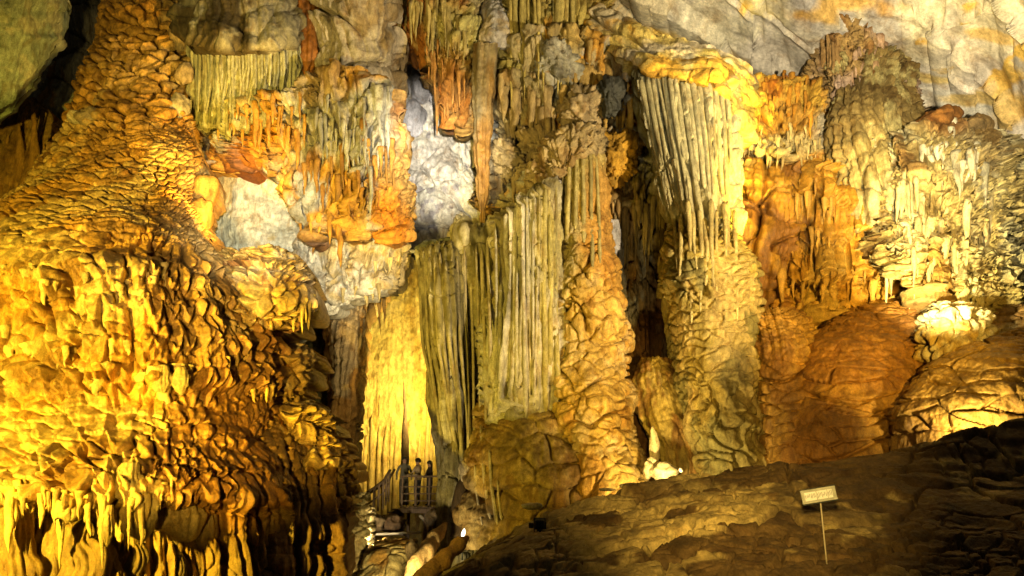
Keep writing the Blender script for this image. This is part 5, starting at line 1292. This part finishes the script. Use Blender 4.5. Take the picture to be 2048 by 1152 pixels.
o = tube('ridge_rock', Wp, np.interp(t4, [0, .3, .8, 1], [.26, .22, .2, .06]) * (1 + 0.25 * noise1(t4 * 6, 8)), None, None, None, 22, (0.24, 0.14, 0.07), 0.35, 541)
tag(o, 'dim brown ridge of rock between the leaning rock and the bank', 'rock', None, 'thing')
for k, (x, y, w, h, Y, cc, lab) in enumerate([(748, 1045, 22, 15, 28.6, (0.14, 0.10, 0.06), 'dark rock under the foot of the stairs'), (782, 1048, 26, 17, 29.4, (0.20, 0.13, 0.08), 'brown rock below the stair rail, left of the platform legs'),
                                              (868, 1040, 18, 20, 28.4, (0.10, 0.07, 0.04), 'dark rock under the right end of the platform'), (824, 1098, 12, 16, 25.4, (0.30, 0.22, 0.12), 'small rock between the lit boulder and the leaning rock'),
                                              (716, 1012, 12, 14, 28, (0.42, 0.33, 0.18), 'tan lump at the bottom end of the stair handrail')]):
    c = at(x, y, Y); s = Y / FPX
    boulder('rock', c, (w * s, w * s, h * s), cc, 550 + k, None, None, 0.32, (26, 36), 0.3, lab, 'rock')

# ------------------------------------------------------------------ viewing platform and stairs
YP = 30.4
deck_z = float(at(840, 1013, YP)[2])
xl, xr = float(at(800, 1013, YP)[0]), float(at(888, 1013, YP)[0])
pf = thing('viewing_platform', 'dark wooden viewing platform with slatted railing in front of the yellow niche', 'platform', ((xl + xr) / 2, YP, deck_z - 1.6))
nb = 9
for k in range(nb):
    x = xl + (k + 0.5) * (xr - xl) / nb
    box('plank', (x, YP + 0.95, deck_z - 0.03), ((xr - xl) / nb - 0.012, 2.1, 0.05), M_WOOD, pf)
box('beam', ((xl + xr) / 2, YP - 0.08, deck_z - 0.15), (xr - xl + 0.1, 0.12, 0.18), M_WOOD, pf)
box('beam', ((xl + xr) / 2, YP + 1.9, deck_z - 0.15), (xr - xl + 0.1, 0.12, 0.18), M_WOOD, pf)
legs = [xl + 0.1, xl + 0.95, xr - 0.15]
for x in legs:
    box('post', (x, YP - 0.02, deck_z - 1.15), (0.13, 0.13, 1.9), M_WOOD, pf)
    box('post', (x, YP + 1.8, deck_z - 1.15), (0.12, 0.12, 1.9), M_WOOD, pf)
box('brace', (xl + 1.2, YP + 0.1, deck_z - 0.75), (1.3, 0.06, 0.10), M_PLANK, pf, tilt=(0.8, 0, -0.7))
for x in np.linspace(xl + 0.06, xr - 0.06, 4):
    box('railing_post', (x, YP + 0.03, deck_z + 0.52), (0.08, 0.08, 1.04), M_WOOD, pf)
for z in (0.20, 0.45, 0.70):
    box('rail', ((xl + xr) / 2, YP - 0.035, deck_z + z), (xr - xl, 0.035, 0.04), M_WOOD, pf)
box('top_rail', ((xl + xr) / 2, YP + 0.03, deck_z + 1.07), (xr - xl + 0.1, 0.11, 0.06), M_WOOD, pf)
for y in np.linspace(YP + 0.5, YP + 1.9, 4):
    box('railing_post', (xr - 0.06, y, deck_z + 0.52), (0.07, 0.07, 1.04), M_WOOD, pf)
box('top_rail', (xr - 0.06, YP + 1.05, deck_z + 1.075), (0.09, 1.9, 0.06), M_WOOD, pf)

st = thing('wooden_stairs', 'dark wooden stairs with a slanting handrail, climbing right to the platform', 'stairs', tuple(at(760, 1060, YP)))
A = at(722, 1068, YP - 0.9); B = at(800, 1018, YP + 0.5)
A[1], B[1] = YP - 0.5, YP + 0.4
dirn = B - A; Ld = np.linalg.norm(dirn)
for dy in (-0.55, 0.55):
    box('stringer', (A + B) / 2 + np.array([0, dy, -0.08]), (Ld, 0.06, 0.24), M_WOOD, st, tilt=dirn)
for k in range(8):
    p = A + dirn * (k + 0.5) / 8
    box('tread', p + np.array([0, 0, 0.05]), (0.27, 1.04, 0.045), M_WOOD, st)
H1 = at([712, 748, 768, 780], [1000, 976, 961, 940], [YP - 1.15, YP - 0.9, YP - 0.6, YP - 0.3])
tube('handrail', np.stack([np.interp(np.linspace(0, 1, 16), np.linspace(0, 1, 4), H1[:, k]) for k in range(3)], -1), np.full(16, 0.05), None, M_WOOD, st, 8, None, 0)
H2 = H1 + np.array([0, 1.15, 0.05])
tube('handrail', np.stack([np.interp(np.linspace(0, 1, 16), np.linspace(0, 1, 4), H2[:, k]) for k in range(3)], -1), np.full(16, 0.05), None, M_WOOD, st, 8, None, 0)
H3 = np.stack([np.interp(np.linspace(0, 1, 16), np.linspace(0, 1, 4), H1[:, k]) for k in range(3)], -1) - np.array([0, 0, 0.42])
tube('rail', H3, np.full(16, 0.03), None, M_WOOD, st, 8, None, 0)
for k, u in enumerate(np.linspace(0.03, 0.97, 7)):
    top = np.array([np.interp(u, np.linspace(0, 1, 4), H1[:, j]) for j in range(3)])
    h = 0.75 + 0.35 * u
    box('baluster', (top[0], top[1], top[2] - h / 2), (0.075, 0.075, h), M_WOOD, st)
# landing below the stairs
ld = thing('landing', 'pale plank landing at the foot of the stairs above the lit boulder', 'walkway', tuple(at(780, 1085, 28.6)))
la, lb2 = at(733, 1069, 28.4), at(832, 1066, 28.4)
for k in range(3):
    box('plank', (la + lb2) / 2 + np.array([0.05 * k, 0.2 * k, 0.0]), (np.linalg.norm(lb2 - la), 0.17, 0.07), M_PLANK, ld, tilt=lb2 - la)
for u in (0.12, 0.75):
    p = la + (lb2 - la) * u
    box('support', p + np.array([0, 0.2, -0.45]), (0.12, 0.12, 0.8), M_WOOD, ld)
box('beam', (la + lb2) / 2 + np.array([-0.6, 0.9, 0.32]), (1.1, 0.12, 0.08), M_PLANK, ld)


# ------------------------------------------------------------------ visitors on the platform
def person(label, px, feet, height, shirt, trousers, turn, arms, hair_long=False, lean=0.0):
    base = np.array(feet, float)
    root = thing('person', label, 'person', base)
    h = height / 1.7
    ct, sn = math.cos(turn), math.sin(turn)

    def W(x, y, z):
        return ((x * ct - y * sn) * h, (x * sn + y * ct) * h, z * h)
    V = []; R = []; E = []

    def add(p, r, par=None):
        V.append(W(*p)); R.append(r * h)
        if par is not None: E.append((par, len(V) - 1))
        return len(V) - 1
    pel = add((0, 0, 0.92), 0.135)
    wa = add((0, 0.0 + lean * 0.3, 1.08), 0.125, pel)
    ch = add((0, 0.01 + lean * 0.7, 1.28), 0.145, wa)
    sh = add((0, 0.0 + lean, 1.41), 0.10, ch)
    nk = add((0, 0.01 + lean * 1.1, 1.48), 0.052, sh)
    hd0 = add((0, 0.02 + lean * 1.2, 1.545), 0.07, nk)
    hd1 = add((0, 0.025 + lean * 1.2, 1.61), 0.092, hd0)
    hd2 = add((0, 0.01 + lean * 1.2, 1.665), 0.065, hd1)
    for s in (-1, 1):
        a = add((s * 0.16, 0.0 + lean, 1.39), 0.058, sh)
        e = add(arms[0] if s < 0 else (-arms[0][0], arms[0][1], arms[0][2]), 0.042, a)
        w = add(arms[1] if s < 0 else (-arms[1][0], arms[1][1], arms[1][2]), 0.03, e)
        hnd = arms[1] if s < 0 else (-arms[1][0], arms[1][1], arms[1][2])
        add((hnd[0], hnd[1] + 0.07, hnd[2] - 0.03), 0.034, w)
        hp = add((s * 0.09, 0, 0.86), 0.095, pel)
        kn = add((s * 0.10, 0.02, 0.48), 0.062, hp)
        an = add((s * 0.10, -0.01, 0.08), 0.042, kn)
        add((s * 0.11, 0.13, 0.035), 0.036, an)
    me = bpy.data.meshes.new('body')
    me.from_pydata(V, E, [])
    o = bpy.data.objects.new('body', me)
    COL.objects.link(o); o.parent = root
    m = o.modifiers.new('skin', 'SKIN')
    sv = me.skin_vertices[0].data
    for k, rr in enumerate(R):
        sv[k].radius = (rr, rr)
    sv[0].use_root = True
    m.use_smooth_shade = True
    o.modifiers.new('sub', 'SUBSURF').render_levels = 2
    o.modifiers['sub'].levels = 1
    # clothing by height of the body: procedural bands of the body's own coordinates
    mat = bpy.data.materials.new('clothes'); mat.use_nodes = True
    nt = mat.node_tree; N = nt.nodes; L = nt.links
    tc = N.new('ShaderNodeTexCoord'); sx = N.new('ShaderNodeSeparateXYZ')
    L.new(tc.outputs['Object'], sx.inputs[0])
    cr = N.new('ShaderNodeValToRGB'); cr.color_ramp.interpolation = 'CONSTANT'
    dv = N.new('ShaderNodeMath'); dv.operation = 'DIVIDE'; dv.inputs[1].default_value = 1.75 * h
    L.new(sx.outputs['Z'], dv.inputs[0]); L.new(dv.outputs[0], cr.inputs[0])
    el = cr.color_ramp.elements
    el[0].position = 0; el[0].color = (0.02, 0.02, 0.02, 1)
    el[1].position = 0.06; el[1].color = (*trousers, 1)
    e2 = el.new(0.53); e2.color = (*shirt, 1)
    e3 = el.new(0.845); e3.color = (0.42, 0.24, 0.15, 1)
    L.new(cr.outputs[0], N['Principled BSDF'].inputs['Base Color'])
    N['Principled BSDF'].inputs['Roughness'].default_value = 0.8
    me.materials.append(mat)
    # hair: a cap with a parting, longer at the back for long hair
    th = np.linspace(0, math.pi * 0.62, 12)[:, None]; ph = np.linspace(0, 2 * math.pi, 20, endpoint=False)[None, :]
    D = np.stack([np.sin(th) * np.cos(ph), np.sin(th) * np.sin(ph), np.cos(th) + 0 * ph], -1)
    rr = 0.112 * (1 + 0.06 * fbm(D, 3, 3, 5))
    H = D * rr[..., None] * np.array([0.92, 1.05, 1.08])
    back = np.clip(-D[..., 1], 0, 1)
    H[..., 2] -= (0.20 if hair_long else 0.03) * back * (th / (math.pi * 0.62)) ** 2
    front = np.clip(D[..., 1] - 0.3, 0, 1)
    H[..., 2] += 0.07 * front * (th / (math.pi * 0.62)) ** 2
    H = H + np.array([0, 0.012 + lean * 1.2, 1.625])
    Hw = np.array([W(*p) for p in H.reshape(-1, 3)]) + base
    idx = np.arange(12 * 20).reshape(12, 20); nx = np.roll(idx, -1, 1)
    f = np.stack([idx[:-1], idx[1:], nx[1:], nx[:-1]], -1).reshape(-1, 4)
    mesh_obj('hair', Hw, f, M_HAIR, root)
    # nose and ears so the head reads from nearby
    mesh_obj('nose', np.array([W(*p) for p in [(-.014, .105 + lean * 1.2, 1.58), (.014, .105 + lean * 1.2, 1.58), (0, .135 + lean * 1.2, 1.583), (0, .105 + lean * 1.2, 1.63)]]) + base, [(0, 1, 2), (1, 3, 2), (3, 0, 2)], M_SKIN, root)
    return root


def deck_at(px, dy):
    p = at(px, 1013, YP + dy)
    return (float(p[0]), YP + dy, deck_z + 0.002)


person('visitor in a tan shirt with short dark hair at the middle of the platform railing', 834, deck_at(834, 0.42), 1.72, (0.46, 0.33, 0.2), (0.06, 0.06, 0.09), math.radians(65), ((-0.27, 0.08, 1.16), (-0.20, 0.32, 1.12)))
person('visitor with long dark hair in dark clothes at the right end of the platform', 858, deck_at(858, 0.5), 1.62, (0.05, 0.035, 0.035), (0.03, 0.03, 0.035), math.radians(120), ((-0.26, 0.06, 1.15), (-0.20, 0.30, 1.10)), True)
person('visitor in grey clothes at the top of the stairs, left on the platform', 805, deck_at(806, 0.6), 1.78, (0.17, 0.15, 0.11), (0.06, 0.05, 0.04), math.radians(190), ((-0.27, 0.02, 1.15), (-0.26, 0.16, 0.95)), False, 0.03)

# ------------------------------------------------------------------ sign on its leaning pole
sgY = 13.3
sp0 = at(1657, 1165, sgY); sp0[2] = ground_z(sp0[0], sp0[1]) - 0.05
stop = at(1641, 1004, sgY)
sgn = thing('sign', 'small grey-framed white sign on a thin leaning pole in the dark bank', 'sign', sp0)
tube('pole', np.stack([sp0 + (stop - sp0) * u for u in np.linspace(0, 1, 10)]), np.full(10, 0.013), None, M_POLE, sgn, 10, None, 0)
ux = at(1670, 984, sgY) - at(1602, 995, sgY); wid = float(np.linalg.norm(ux)); ux /= np.linalg.norm(ux)
uz = np.array([-ux[2], 0, ux[0]]); uy = np.array([0, -1.0, 0])
sc_ = at(1636, 990, sgY) + np.array([0, -0.02, 0])
hgt = 25 * sgY / FPX


def sbox(name, cx, cz, w, h, d, front, mat, par):
    c = sc_ + ux * cx + uz * cz + uy * front
    return box(name, c, (w, d, h), mat, par, tilt=ux, bev=0.004)


bd = sbox('board', 0, 0, wid, hgt, 0.02, 0, M_SIGNGREY, sgn)
for (cx, cz, w, h) in ((0, hgt / 2 - .012, wid + .01, .03), (0, -hgt / 2 + .012, wid + .01, .03), (-wid / 2 + .01, 0, .022, hgt - .032), (wid / 2 - .01, 0, .022, hgt - .032)):
    sbox('frame', cx, cz, w, h, 0.03, 0.012, M_SIGNGREY, bd)
panels = [(-0.135, 0.0, 0.185), (0.055, 0.0, 0.165), (0.185, 0.0, 0.075)]
pan = [sbox('lettered_panel', cx, cz, w, hgt - .075, 0.008, 0.018, M_SIGNWHITE, sgn) for (cx, cz, w) in panels]
rs = random.Random(3)
for po, (cx, cz, w) in zip(pan, panels):              # worn, unreadable strokes as in the photo
    for k in range(int(w / 0.022)):
        x = cx - w / 2 + 0.012 + k * 0.022
        sbox('letter_stroke', x + rs.uniform(-.003, .003), rs.uniform(-.012, .012), 0.007, rs.uniform(.03, .085), 0.003, 0.0235, M_INK, po)
sbox('visor', 0.0, hgt / 2 + 0.014, wid + 0.03, 0.010, 0.05, 0.015, M_BLACK, sgn)
sbox('bar', 0.01, -hgt / 2 - 0.016, wid + 0.03, 0.012, 0.04, 0.01, M_BLACK, sgn)
box('clamp', stop + np.array([0, 0.012, 0.03]), (0.05, 0.03, 0.09), M_METAL, sgn)

# ------------------------------------------------------------------ the floodlight and a white glowing spot
g0 = on_bank(1080, 1068)
fl = thing('floodlight', 'black floodlight seen from behind on the bank left of centre', 'floodlight', g0)
s = g0[1] / FPX
box('base', g0 + np.array([0, 0, 0.03]), (12 * s, 0.2, 0.10), M_BLACK, fl)
for dx in (-11, 11):
    box('bracket', g0 + np.array([dx * s, 0, 0.13]), (2.2 * s, 0.05, 0.2), M_BLACK, fl)
hs = box('housing', g0 + np.array([0, 0.02, 0.19]), (20 * s, 0.22, 18 * s), M_BLACK, fl, bev=0.03)
box('lamp_door', g0 + np.array([0, 0.15, 0.19]), (24 * s, 0.05, 22 * s), M_BLACK, fl, bev=0.02)
for k in range(5):
    box('cooling_fin', g0 + np.array([(k - 2) * 3.6 * s, -0.11, 0.19]), (1.2 * s, 0.06, 14 * s), M_BLACK, hs, bev=0.004)
box('junction_box', g0 + np.array([-17 * s, 0.02, 0.16]), (9 * s, 0.1, 10 * s), M_BLACK, fl, bev=0.012)
p = at(925, 1066, 22.6)  # bright white spot, given a glowing body of its own
wl = thing('white_spot', 'tiny white spot glowing at the foot of the dark stalagmite', 'lamp', p + np.array([0, 0, -0.2]))
tube('lens', np.stack([p + np.array([0.05 * u, 0, 0.22 * (u - 0.5)]) for u in np.linspace(0, 1, 7)]), np.array([.015, .04, .05, .05, .04, .03, .01]), None, emission('spot_glow', (1, .93, .75), 4.0), wl, 10, None, 0)
tube('stake', np.stack([p + np.array([0, 0.02, -0.1 - 0.6 * u]) for u in np.linspace(0, 1, 4)]), np.full(4, 0.025), None, M_BLACK, wl, 8, None, 0)
